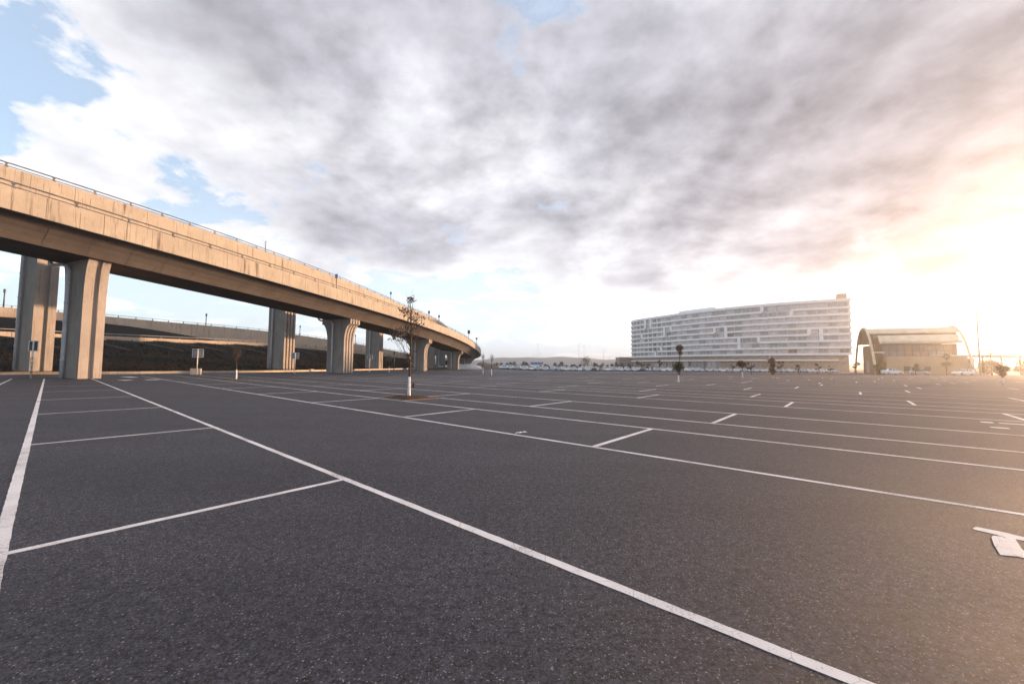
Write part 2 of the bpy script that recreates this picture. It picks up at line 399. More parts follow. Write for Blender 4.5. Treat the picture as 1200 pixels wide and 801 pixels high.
# painted lines -----------------------------------------------------
def painted(name, a, b_, w, seg=0.5, jit=0.003, dz=0.0016):
    a = Vector(a); b_ = Vector(b_)                 # (u, v)
    L = (b_ - a).length; n = max(2, int(L / seg)); t = (b_ - a) / L; nn = Vector((-t.y, t.x))
    mb = MB(); r0 = []
    for i in range(n + 1):
        c = a + t * (L * i / n)
        p0 = c + nn * (w / 2 + rnd.uniform(-jit, jit)); p1 = c - nn * (w / 2 + rnd.uniform(-jit, jit))
        r0.append([tuple(uv(p0.x, p0.y, dz)), tuple(uv(p1.x, p1.y, dz))])
    mb.loft(r0, False, False)
    return flip_fix(mb.build(name, 'paint', lot))
h_ = 1.35
VL = [-0.16, 2.33, 5.96, 8.54, 10.34, 12.91, 16.30]
strips = [(-4.55, -1.75, -50, 49), (-0.16, 2.33, -30, 48)]
painted('bay_line', (-22, -1.75), (49.2, -1.75), 0.09)
painted('bay_line', (-30, -0.19), (47.9, -0.13), 0.085, 0.12)
painted('bay_line', (-30, 2.33), (52.6, 2.33), 0.075, 0.1)
for u in (-1.1, 4.56, 10.16, 15.85, 21.6, 27.2, 32.8, 38.4, 44.0):
    painted('bay_line', (u, -0.12), (u, 2.295), 0.075, 0.1)
painted('bay_line', (-30, 5.96), (53, 5.96), 0.08, 0.3)
k0 = 0
def pair(v1, v2, u_first, ulo, uhi, step, ends, w=0.085):
    for v in (v1, v2):
        painted('bay_line', (ends[0], v), (ends[1], v), w, 0.8)
    u = u_first
    while u > ulo: u -= step
    while u < uhi:
        if u > ulo: painted('bay_line', (u, v1 + 0.045), (u, v2 - 0.045), 0.10, 0.6)
        u += step
# row beyond line three shares it; then rows repeat across the lot
painted('bay_line', (-30, 8.54), (53, 8.54), 0.08, 0.4)
u = 3.31 - 5.45 * 2
for i in range(11):
    painted('bay_line', (u, 6.0), (u, 8.50), 0.10, 0.4); u += 5.45
pair(10.34, 12.91, 2.56, -16, 56, 5.5, (-30, 56))
vb = 16.30
for kk in range(9):
    end = 56 + kk * 4.0
    lo = -30 - kk * 5
    pair(vb, vb + 2.52, 6.95 - 5.2 * (kk % 2) * 0.4, lo + 4, end - 3, 5.2, (lo, end))
    pair(vb + 4.3, vb + 6.85, 8.67 - 0.7 * (kk % 3), lo + 4, end - 3, 5.2, (lo, end))
    vb += 10.4
def blob(name, pts, dz=0.0028):
    mb = MB(); mb.add([tuple(uv(a, b_, dz)) for a, b_ in pts], [tuple(range(len(pts)))])
    return flip_fix(mb.build(name, 'paint', lot))
# direction arrow at the lower right (only its worn tail end is in view), with a stray stripe
blob('painted_arrow', [(-0.810, 4.970), (-0.830, 5.040), (-0.880, 5.060), (-0.900, 5.010), (-0.890, 4.810), (-0.860, 4.600), (-0.780, 4.560), (-0.790, 4.780)])
blob('painted_arrow', [(-0.890, 5.070), (-0.950, 5.090), (-0.940, 4.930), (-0.930, 4.810), (-0.940, 4.740), (-1.040, 4.560), (-1.000, 4.460), (-0.950, 4.590), (-0.860, 4.610), (-0.890, 4.820), (-0.900, 5.010)], 0.0024)
blob('painted_stripe', [(-0.740, 5.160), (-0.770, 5.220), (-0.890, 5.210), (-1.010, 5.170), (-1.170, 5.150), (-1.140, 5.030), (-0.990, 5.060), (-0.910, 5.060), (-0.820, 5.100), (-0.740, 5.120)], 0.0020)
# arrows in the next aisle, small from here
blob('painted_arrow', [(-2.45, 15.3), (-2.45, 15.55), (-2.66, 15.55), (-2.66, 15.3)])
blob('painted_arrow', [(-2.75, 15.36), (-2.75, 15.52), (-5.2, 15.52), (-5.2, 15.36)])
blob('painted_arrow', [(-2.40, 14.1), (-2.40, 14.32), (-2.68, 14.32), (-2.68, 14.1)])
blob('painted_arrow', [(-2.95, 14.12), (-2.95, 14.30), (-4.2, 14.30), (-4.2, 14.12)])
blob('painted_arrow', [(40.2, 3.7), (41.6, 3.4), (42.0, 4.05), (40.9, 4.25)])
blob('painted_arrow', [(40.6, 5.0), (41.9, 4.9), (42.0, 5.7), (40.8, 5.85)])
blob('painted_arrow', [(47.5, 4.7), (51.0, 4.3), (51.2, 5.1), (48.2, 5.35)])
# litter lying by the third line
mb = MB()
for (u0, v0, du, dv, hz) in ((5.06, 6.09, 0.03, 0.05, 0.02), (5.03, 6.16, 0.025, 0.06, 0.02), (5.0, 6.25, 0.035, 0.045, 0.03)):
    pts = []
    for i in range(4):
        for j in range(4):
            pts.append(tuple(uv(u0 + du * (i / 1.5 - 1), v0 + dv * (j / 1.5 - 1), 0.012 + hz * rnd.random() * (0.4 if i in (0, 3) or j in (0, 3) else 1))))
    mb.add(pts, [(i * 4 + j, i * 4 + j + 1, i * 4 + j + 5, i * 4 + j + 4) for i in range(3) for j in range(3)])
tag(mb.build('paper_scrap', 'limewash', None, True), 'crumpled white paper scrap lying on the third white line', 'litter')

# ------------------------------------------------------------------ kerb and embankment
def offset(path, w):
    out = []
    for i, p_ in enumerate(path):
        t = (path[min(i + 1, len(path) - 1)] - path[max(i - 1, 0)]).normalized()
        out.append(Vector((p_.x - t.y * w, p_.y + t.x * w, p_.z)))
    return out
root = empty('kerb', (kerb[0].x, kerb[0].y, 0))
tag(root, 'pale concrete kerb at the foot of the dark embankment', 'kerb', kind='structure')
# kerb stones of three metres
acc = [0.0]
for a, b_ in zip(kerb, kerb[1:]): acc.append(acc[-1] + (b_ - a).length)
def along(path, ac, s_):
    s_ = max(0.0, min(ac[-1] - 1e-6, s_))
    for i in range(len(ac) - 1):
        if ac[i + 1] > s_:
            t = (s_ - ac[i]) / (ac[i + 1] - ac[i]); return path[i].lerp(path[i + 1], t)
    return path[-1]
s_ = 8.0
unit = None
while s_ < acc[-1] - 20:
    a = along(kerb, acc, s_); b_ = along(kerb, acc, s_ + 2.5); c = (a + b_) / 2
    if unit is None:
        mb = MB(); mb.box((0, 0, 0), (2.47, 0.28, 0.50), 0, 0, 0.02); o = mb.build('kerb_stone', 'kerb_concrete', root); unit = o.data
    else: o = link('kerb_stone', unit, root)
    o.location = (c.x - root.location.x, c.y - root.location.y, 0.03 + rnd.uniform(-.008, .008)); o.rotation_euler = (0, 0, math.atan2(b_.y - a.y, b_.x - a.x))
    s_ += 2.5
# wall lines behind the slope (x, y, base z, top z)
LOW = [(-112, 4.6, 4.9, 6.1), (-92, 39.2, 4.8, 6.0), (-80, 60, 4.78, 5.94), (-70, 77.3, 5.0, 6.05), (-59.6, 95.3, 5.1, 6.1), (-51.3, 109.7, 4.4, 5.65), (-43, 128, 3.6, 4.9), (-38.5, 165, 2.6, 3.7), (-43, 215, 1.2, 2.0), (-60, 270, 0.0, 0.5)]
UPP = [(-128, 20, 10.6, 12.4), (-108, 54, 10.2, 11.9), (-96.2, 74.4, 9.6, 11.5), (-87.2, 90, 9.4, 11.25), (-72.3, 115.8, 5.6, 10.7), (-62.3, 133.2, 5.0, 9.5), (-50.6, 153, 4.2, 7.4), (-44, 190, 2.8, 4.9), (-50, 235, 1.4, 2.8), (-66, 290, 0.0, 0.8)]
def wall_path(Wp): return cr_path([(p[0], p[1], p[2]) for p in Wp], 6), cr_path([(p[0], p[1], p[3]) for p in Wp], 6)
low_b, low_t = wall_path(LOW); upp_b, upp_t = wall_path(UPP)
# slope mesh
mb = MB(); rings = []
def foot_at(i, n):
    q = along(kerb, acc, acc[-1] * i / n)
    return q
n = len(low_b) - 1
foot = offset(kerb, 0.3)
def nearest_foot(q): return min(foot, key=lambda p_: (p_.x - q.x) ** 2 + (p_.y - q.y) ** 2)
slope_rows = []
for i, q in enumerate(low_b):
    f_ = along(foot, acc, acc[-1] * (0.06 + 0.94 * i / n))
    row = []
    for k in range(13):
        t = k / 12
        z = -0.25 + (q.z + 0.35 + 0.25) * (0.10 * t + 0.90 * sst(t * 0.85) / sst(0.85)) if k else -0.25
        if k == 0: row.append((f_.x, f_.y, 0.05))
        else: row.append((f_.x + (q.x - f_.x) * t + rnd.uniform(-.15, .15), f_.y + (q.y - f_.y) * t + rnd.uniform(-.15, .15), 0.05 + (q.z + 0.25) * (0.25 * t + 0.75 * t * t * (3 - 2 * t)) + rnd.uniform(-.08, .08) * (0 if k == 12 else 1)))
    slope_rows.append(row)
mb.loft(slope_rows, False, False)
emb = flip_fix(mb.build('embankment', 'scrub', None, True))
tag(emb, 'dark scrub covered embankment behind the viaduct piers', 'embankment', kind='structure')
mb = MB(); rows = []
for i in range(len(low_b)):
    a, b_ = low_t[i], upp_b[i]
    rows.append([(a.x + (b_.x - a.x) * t, a.y + (b_.y - a.y) * t, (a.z - 0.35) + (b_.z + 0.1 - a.z + 0.35) * (0 if t < 0.3 else (t - 0.3) / 0.7)) for t in (0.02, 0.3, 0.55, 0.8, 1.0)])
mb.loft(rows, False, False)
tag(flip_fix(mb.build('upper_embankment', 'scrub', None, True)), 'dark bank between the lower and the upper ramp wall', 'embankment', kind='structure')
def ramp_wall(bpath, tpath, name, label, panel):
    o = empty(name, tuple(bpath[0])); tag(o, label, 'ramp wall')
    ac = [0.0]
    for a, b_ in zip(tpath, tpath[1:]): ac.append(ac[-1] + (b_ - a).length)
    ox, oy, oz = bpath[0]
    s_ = 0.5
    while s_ < ac[-1] - panel:
        def bt(s2):
            t = along(tpath, ac, s2)
            s2 = max(0.0, min(ac[-1] - 1e-6, s2))
            for i in range(len(ac) - 1):
                if ac[i + 1] > s2:
                    k_ = (s2 - ac[i]) / (ac[i + 1] - ac[i]); return bpath[i].lerp(bpath[i + 1], k_), t
            return bpath[-1], t
        (b0, t0), (b1, t1) = bt(s_), bt(s_ + panel - 0.06)
        dv = (t1 - t0).normalized(); nv = Vector((dv.y, -dv.x, 0)) * 0.15
        mb = MB(); rg = []
        for q0, q1 in ((b0, t0), (b1, t1)):
            rg.append([(q0.x + nv.x - ox, q0.y + nv.y - oy, q0.z - 0.3 - oz), (q1.x + nv.x - ox, q1.y + nv.y - oy, q1.z - oz), (q1.x - nv.x - ox, q1.y - nv.y - oy, q1.z - oz), (q0.x - nv.x - ox, q0.y - nv.y - oy, q0.z - 0.3 - oz)])
        mb.loft(rg, True, True); flip_fix(mb.build('wall_panel', 'wall_concrete', o))
        s_ += panel
    # guard rail on posts
    mb = MB(); pts = [(p_.x - ox, p_.y - oy, p_.z + 0.42 - oz) for p_ in tpath]; mb.tube(pts, 0.06, 6); mb.build('guard_rail', 'rail_light', o, True)
    unitp = None; s_ = 1.0
    while s_ < ac[-1] * 0.75:
        t = along(tpath, ac, s_)
        if unitp is None:
            mb = MB(); mb.box((0, 0, 0.2), (0.12, 0.12, 0.5)); mb.box((0, 0, 0.02), (0.22, 0.22, 0.04)); q = mb.build('rail_post', 'steel', o); unitp = q.data
        else: q = link('rail_post', unitp, o)
        q.location = (t.x - ox, t.y - oy, t.z - oz - 0.01); s_ += 3.0
    return o
ramp_wall(low_b, low_t, 'ramp_wall', 'lower sunlit concrete ramp wall along the top of the dark slope', 6.0)
ramp_wall(upp_b, upp_t, 'ramp_wall', 'upper sunlit concrete ramp wall farther back, with a guard rail against the sky', 6.0)
# concrete drains running down the slope
for i in range(8, 32, 2):
    a = Vector(slope_rows[i][12]); b_ = Vector(slope_rows[min(i + 1, n)][7])
    mb = MB(); row = []
    tdir = (b_ - a).normalized(); sd_ = Vector((tdir.y, -tdir.x, 0)) * 0.10
    for k in range(7):
        q = a.lerp(b_, k / 6); kk = 12 - 5 * k / 6
        lo_ = int(kk); fr = kk - lo_
        zi = Vector(slope_rows[i][lo_]).lerp(Vector(slope_rows[i][min(12, lo_ + 1)]), fr).z
        zj = Vector(slope_rows[min(i + 1, n)][lo_]).lerp(Vector(slope_rows[min(i + 1, n)][min(12, lo_ + 1)]), fr).z
        z = zi + (zj - zi) * k / 6 + 0.18
        row.append([(q.x + sd_.x, q.y + sd_.y, z + 0.08), (q.x + sd_.x * .6, q.y + sd_.y * .6, z - 0.05), (q.x - sd_.x * .6, q.y - sd_.y * .6, z - 0.05), (q.x - sd_.x, q.y - sd_.y, z + 0.08),
                    (q.x - sd_.x, q.y - sd_.y, z - 0.5), (q.x + sd_.x, q.y + sd_.y, z - 0.5)])
    mb.loft(row, True, True)
    o = flip_fix(mb.build('drain_channel', 'joint'))
    tag(o, 'narrow concrete drain running down the dark slope, %s from the left' % ordinal((i - 8) // 2), 'drain', 'drains on the embankment')
# scrub tufts
mb = MB()
for i in range(26000):
    r_ = rnd.uniform(3, n - 8); i0 = int(r_); fr = r_ - i0; t = rnd.random() ** 1.1 * 11.5; k_ = int(t); ft = t - k_
    a = Vector(slope_rows[i0][k_]).lerp(Vector(slope_rows[i0][k_ + 1]), ft); b_ = Vector(slope_rows[i0 + 1][k_]).lerp(Vector(slope_rows[i0 + 1][k_ + 1]), ft)
    q = a.lerp(b_, fr); hgt_ = rnd.uniform(0.08, 0.32); a_ = rnd.uniform(0, 6.28); w = rnd.uniform(0.05, 0.16)
    lx, ly = rnd.uniform(-.2, .2), rnd.uniform(-.2, .2)
    mb.add([(q.x - w * math.cos(a_), q.y - w * math.sin(a_), q.z - 0.08), (q.x + w * math.cos(a_), q.y + w * math.sin(a_), q.z - 0.08), (q.x + lx, q.y + ly, q.z + hgt_)], [(0, 1, 2)])
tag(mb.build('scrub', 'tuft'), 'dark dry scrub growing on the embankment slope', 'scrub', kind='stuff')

# ------------------------------------------------------------------ viaducts
H0, K0, K1, K2 = 0.4099, 0.2701, 0.3381, -0.1698
def head(s_):
    t = s_ / 100
    if s_ < -5: t = -0.05
    if s_ <= 112: return H0 - K0 * t - K1 * t * t - K2 * t ** 3
    t = 1.12; return H0 - K0 * t - K1 * t * t - K2 * t ** 3 - 0.0040 * (s_ - 112)
def ztop(s_):
    t = s_ / 100
    if s_ < -5: return 12.82 - 0.062 * (s_ + 5)
    if s_ <= 112: return 12.5031 - 6.2301 * t + 1.1178 * t * t - 0.3035 * t ** 3
    return 6.5 - 0.030 * (s_ - 112)
STEP = 0.25
near = {}
x, y = -31.22, 29.70
s_ = 0.0; near[0] = (x, y)
i = 0
while s_ < 230:
    hh = head(s_ + STEP / 2); x += math.sin(hh) * STEP; y += math.cos(hh) * STEP; s_ += STEP; i += 1; near[i] = (x, y)
x, y = -31.22, 29.70; s_ = 0.0; i = 0
while s_ > -70:
    hh = head(s_ - STEP / 2); x -= math.sin(hh) * STEP; y -= math.cos(hh) * STEP; s_ -= STEP; i -= 1; near[i] = (x, y)
def near_pt(s_, w=0.0):
    k_ = s_ / STEP; i = math.floor(k_); fr = k_ - i
    a, b_ = near[i], near[min(i + 1, max(near))]
    hh = head(s_); drift = 0.0
    if s_ > 90: drift = 0.035 * min(30, s_ - 90)           # fit: the far bend swings a little wider
    return Vector((a[0] + (b_[0] - a[0]) * fr - math.cos(hh) * w + drift, a[1] + (b_[1] - a[1]) * fr + math.sin(hh) * w, 0))
def far_w(s_): return 14.0 - 4.0 * sst((s_ - 62) / 32)
FZ = [(-70, 18.9), (-5, 18.55), (0, 18.5), (8, 18.4), (12, 17.95), (19, 17.6), (29, 17.3), (48, 16.3), (70, 15.4), (85, 14.3), (100, 12.8), (115, 11.0), (130, 9.6), (225, 6)]
def fz(s_):
    for (a, za), (b_, zb) in zip(FZ, FZ[1:]):
        if a <= s_ <= b_: return za + (zb - za) * (s_ - a) / (b_ - a)
    return FZ[-1][1]
def fzs(s_): return sum(fz(max(-70, min(225, s_ + k_))) for k_ in (-12, -8, -4, 0, 4, 8, 12)) / 7
SEC = [(0.25, -1.0), (0.25, -1.44), (0.75, -1.58), (1.25, -1.80), (1.7, -2.12), (2.1, -2.50), (2.45, -2.90), (7.55, -2.90), (7.9, -2.50), (8.3, -2.12), (8.75, -1.80), (9.25, -1.58), (9.75, -1.44), (9.75, -1.0)]
def viaduct(name, label, wfun, zfun, s0, s1, piers, panel=3.0, deep=1.5):
    base = near_pt(0, wfun(0)); o = empty(name, (base.x, base.y, 0)); tag(o, label, 'viaduct')
    def pt(s_, nn, z): q = near_pt(s_, wfun(s_) + nn); return (q.x - base.x, q.y - base.y, z)
    # girder in segments between construction joints
    mb = MB(); rings = []
    s_ = s0
    while s_ <= s1 + 1e-6:
        rings.append([pt(s_, nn, zfun(s_) + dz) for nn, dz in SEC]); s_ += 2.0
    mb.loft(rings, True, True)
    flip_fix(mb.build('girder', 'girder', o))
    # form-joint ribs that show as faint lines across the web
    s_ = s0 + 3
    while s_ < min(s1, 110):
        mb = MB(); rg = []
        for ds in (-0.02, 0.02): rg.append([pt(s_ + ds, nn - (0.012 if nn < 5 else -0.012), zfun(s_ + ds) + dz - 0.012) for nn, dz in SEC[1:8]])
        mb.loft(rg, False, False); mb.build('form_joint', 'dark_streaked', o); s_ += 2.4
    # parapet panels both sides
    for side in (0, 1):
        s_ = s0; cnt = 0
        while s_ + panel <= s1 + 1e-6:
            mb = MB(); rg = []
            j = rnd.uniform(-0.008, 0.008)
            for k_ in (0, 0.5, 1):
                sx_ = s_ + 0.012 + (panel - 0.024) * k_; z = zfun(sx_)
                if side == 0: q = [(-0.0 + j, -deep), (-0.0 + j, -0.04), (0.03 + j, 0.0), (0.24, 0.0), (0.24, -deep)]
                else: q = [(9.77, -1.5), (9.77, 0.0), (10.0, 0.0), (10.0, -1.5)]
                rg.append([pt(sx_, nn, z + dz) for nn, dz in q])
            mb.loft(rg, True, True); flip_fix(mb.build('parapet_panel', 'fascia', o)); s_ += panel; cnt += 1
    # handrail: two tubes on posts along the near edge
    for dz, rr in ((0.40, 0.055), (0.12, 0.035)):
        mb = MB(); pts = []; s_ = s0
        while s_ <= s1: pts.append(pt(s_, 0.12, zfun(s_) + dz)); s_ += 2.0
        mb.tube(pts, rr, 6); mb.build('handrail', 'steel', o, True)
    unitp = None; s_ = s0 + 1.5
    while s_ < s1:
        if unitp is None:
            mb = MB(); mb.box((0, 0, 0.2), (0.10, 0.09, 0.44)); mb.box((0, 0, 0.02), (0.24, 0.2, 0.06)); mb.box((0, 0.0, 0.33), (0.08, 0.2, 0.10)); q = mb.build('rail_post', 'steel', o); unitp = q.data
        else: q = link('rail_post', unitp, o)
        q.location = pt(s_, 0.12, zfun(s_) - 0.01); q.rotation_euler = (0, 0, -head(s_)); s_ += panel
    # piers
    for (sp, W0, T, ridges, zb, pipes) in piers:
        c = near_pt(sp, wfun(sp) + 5.0); hh = head(sp); zt = zfun(sp) - 2.88
        tv = Vector((math.cos(hh), -math.sin(hh), 0)); lv = Vector((math.sin(hh), math.cos(hh), 0))
        w0 = W0 / 2; tall = zt - zb
        slim = ridges == 2; cap = 0.02 if slim else 0.75
        fl = min(4.2 if slim else 2.6, tall * 0.36); fw = (0.62 if slim else 2.5 - w0)
        zs = [(zb, 0.0), (zb + (tall - fl - cap) * .5, 0.0), (zt - fl - cap, 0.0)]
        for k_ in range(1, 9): a_ = k_ / 8 * math.pi / 2; zs.append((zt - cap - fl + fl * math.sin(a_), fw * (1 - math.cos(a_))))
        zs.append((zt - cap + 0.01, fw + (0 if slim else 0.03))); zs.append((zt, fw + (0 if slim else 0.03)))
        # end-face profile with ridges and grooves
        prof = []
        nseg = ridges * 2 - 1; seg = T / (ridges * 1.0 + (ridges - 1) * 0.55); l = -T / 2
        for r_ in range(ridges):
            prof += [(l + 0.03, 0.0), (l + seg - 0.03, 0.0)]; l += seg
            if r_ < ridges - 1: prof += [(l + 0.02, -0.20), (l + seg * 0.55 - 0.02, -0.20)]; l += seg * 0.55
        mb = MB(); rings = []
        for z, ex in zs:
            ring = []
            for l_, dn in prof: q = c + tv * (w0 + ex + dn) + lv * l_; ring.append((q.x - base.x, q.y - base.y, z))
            for l_, dn in reversed(prof): q = c - tv * (w0 + ex + dn) + lv * l_; ring.append((q.x - base.x, q.y - base.y, z))
            rings.append(ring)
        mb.loft(rings, True, True)
        po = flip_fix(mb.build('pier', 'pier', o))
        for off in pipes:
            def pp(t_, l_, z): q = c + tv * t_ - lv * (T / 2 + l_); return (q.x - base.x, q.y - base.y, z)
            mb = MB()
            pl = [pp(off, 0.16, zb + 0.1)] + [pp(off, 0.16, zb + 0.1 + (tall - 0.9) * k_ / 4) for k_ in range(1, 5)] + [pp(off - 0.12, 0.22, zt - 0.45), pp(off - 0.6, 0.35, zt - 0.28), pp(off - 1.9, 0.5, zt - 0.22), pp(off - 2.3, 0.55, zt + 0.05)]
            mb.tube(pl, 0.135, 8)
            for k_ in range(1, 6): 
                z = zb + tall * k_ / 6.2; mb.tube([pp(off, 0.16, z - 0.07), pp(off, 0.16, z + 0.07)], 0.165, 8)
                mb.box(pp(off, 0.05, z), (0.1, 0.1, 0.06))
            mb.build('downpipe', 'pvc', po, True)
    return o
M['dark_streaked'] = varied('joint_grime', (0.09, 0.075, 0.065), (0.13, 0.11, 0.095), 5, 0.9, 0.1)
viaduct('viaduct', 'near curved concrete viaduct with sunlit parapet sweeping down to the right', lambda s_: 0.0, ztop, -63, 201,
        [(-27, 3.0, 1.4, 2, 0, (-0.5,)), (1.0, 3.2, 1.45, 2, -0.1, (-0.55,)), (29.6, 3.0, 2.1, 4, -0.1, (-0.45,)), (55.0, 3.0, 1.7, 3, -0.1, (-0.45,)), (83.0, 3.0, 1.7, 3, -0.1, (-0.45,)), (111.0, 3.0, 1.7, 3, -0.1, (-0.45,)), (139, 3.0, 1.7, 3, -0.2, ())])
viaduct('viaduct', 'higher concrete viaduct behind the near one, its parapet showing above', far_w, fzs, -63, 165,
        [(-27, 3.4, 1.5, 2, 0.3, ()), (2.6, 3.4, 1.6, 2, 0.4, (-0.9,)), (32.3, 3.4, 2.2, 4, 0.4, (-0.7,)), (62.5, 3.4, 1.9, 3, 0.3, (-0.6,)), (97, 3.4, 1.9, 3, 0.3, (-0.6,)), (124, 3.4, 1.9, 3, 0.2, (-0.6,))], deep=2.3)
# small signs and markers on the parapets
def parapet_sign(s_, wf, zf, hgt_, label, mt, pw=0.45, ph=0.55):
    q = near_pt(s_, wf(s_) + 0.12); z = zf(s_)
    o = empty('road_sign', (q.x, q.y, z - 0.02), -head(s_)); tag(o, label, 'road sign', 'signs on the viaduct parapets')
    mb = MB(); mb.tube([(0, 0, 0), (0, 0, hgt_)], 0.06, 6); mb.box((0, 0, 0.03), (0.25, 0.25, 0.06)); mb.build('post', 'dark_metal', o)
    mb = MB(); mb.box((0.03, -0.08, hgt_ - ph / 2), (pw, 0.04, ph), 0, 0, 0.01); mb.build('panel', mt, o)
zero = lambda s_: 0.0
parapet_sign(24.0, far_w, fzs, 1.6, 'thin marker post standing on the higher parapet above its leftmost sky gap', 'sign_back', 0.12, 0.9)
parapet_sign(23.0, zero, ztop, 1.9, 'small blue sign fixed to the near parapet handrail', 'sign_face')
parapet_sign(60.0, far_w, fzs, 1.9, 'small blue sign on the higher parapet left of the slender tree top', 'sign_face')
parapet_sign(48.5, zero, ztop, 1.9, 'small sign on the near parapet just right of the slender tree', 'sign_back')
parapet_sign(53.5, zero, ztop, 2.0, 'pale sign on the near parapet beyond the slender tree', 'sign_back')
parapet_sign(79, zero, ztop, 2.4, 'dark box sign on the parapet where the viaduct starts to bend away', 'dark_metal', 0.7, 0.9)
parapet_sign(95, zero, ztop, 2.4, 'last small sign on the far bend of the viaduct', 'sign_back', 0.6, 0.7)

# ------------------------------------------------------------------ signs and posts in the lot
def lot_sign(x, y, hgt_, pw, ph, rz, label, banded=False, face='sign_back'):
    o = empty('parking_sign', (x, y, gz(x, y) - 0.01), rz); tag(o, label, 'sign', 'signs along the kerb')
    mb = MB(); mb.tube([(0, 0, 0), (0, 0, hgt_)], 0.05, 10)
    po = mb.build('pole', 'white_metal', o, True)
    if banded:
        for k_ in range(4):
            mb = MB(); mb.tube([(0, 0, 0.5 + k_ * 0.35), (0, 0, 0.56 + k_ * 0.35)], 0.056, 10); mb.build('band', 'dark_metal', po)
    mb = MB(); mb.box((0, 0.07, hgt_ - ph / 2), (pw, 0.025, ph), 0, 0, 0.008); pn = mb.build('panel', face, o)
    mb = MB()
    for dz in (0.22, -0.22): mb.box((0, 0.045, hgt_ - ph / 2 + dz * ph / 0.6), (pw * 0.9, 0.03, 0.04))
    mb.box((0, 0.035, hgt_ - ph / 2), (0.10, 0.02, ph * 0.96)); mb.build('bracket', 'dark_metal', pn)
    for a_, b_, c_, d_ in ((-pw / 2, 0, 0.03, ph), (pw / 2, 0, 0.03, ph), (0, -ph / 2, pw, 0.03), (0, ph / 2, pw, 0.03)):
        mb = MB(); mb.box((a_, 0.065, hgt_ - ph / 2 + b_), (c_ + 0.012, 0.045, d_ + 0.012)); mb.build('rim', 'white_metal', pn)
    return o
lot_sign(-37.45, 30.96, 2.95, 0.46, 0.78, R(42), 'white banded pole with a dark square sign, leftmost in front of a pier', True, 'dark_metal')
lot_sign(-34.72, 43.78, 2.85, 0.95, 0.90, R(30), 'sign on a white pole standing beside the small cream block')
lot_sign(-28.67, 52.39, 2.75, 0.90, 0.78, R(25), 'sign on a white pole just left of the pier with flared fluted top', True)
lot_sign(-24.12, 67.32, 2.9, 0.80, 0.7, R(10), 'sign on a white pole in front of the pier left of the slender tree', True)
mb = MB(); mb.box((-35.4, 44.5, 0.34), (0.95, 0.55, 0.70), R(30), 0, 0.03)
o = mb.build('concrete_block', 'cream'); tag(o, 'small cream concrete block at the foot of a sign pole', 'block')
mb = MB(); mb.box((-33.5, 66.4, 0.2), (0.6, 0.5, 0.42), R(60), 0, 0.03)
tag(mb.build('concrete_block', 'cream'), 'small pale block at the kerb left of the flared fluted pier', 'block')
for (x, y, z0, hgt_, lb) in ((-28.2, 95.0, 0, 4.4, 'dark lone post standing by the kerb left of the slender tree'), (-96.2, 74.4, None, 3.4, 'thin mast on the upper ramp wall at the left edge of the picture'), (-80.6, 101.4, None, 3.0, 'thin mast on the upper ramp wall above the sign with the cream block'), (-66.6, 125.7, None, 3.0, 'thin mast on the upper ramp wall left of the flared fluted pier'), (-57, 142.4, None, 3.2, 'thin mast on the upper ramp wall right of the flared fluted pier')):
    if z0 is None:
        q = min(upp_t, key=lambda p_: (p_.x - x) ** 2 + (p_.y - y) ** 2); x, y, z0 = q.x, q.y, q.z - 0.02
    o = empty('post', (x, y, z0)); tag(o, lb, 'post')
    mb = MB(); mb.tube([(0, 0, 0), (0, 0, hgt_)], [0.11, 0.08], 8); mb.build('shaft', 'dark_metal', o, True)
    mb = MB(); mb.box((0, 0, hgt_ - 0.25), (0.34, 0.2, 0.7), 0, 0, 0.03); mb.build('head', 'dark_metal', o)

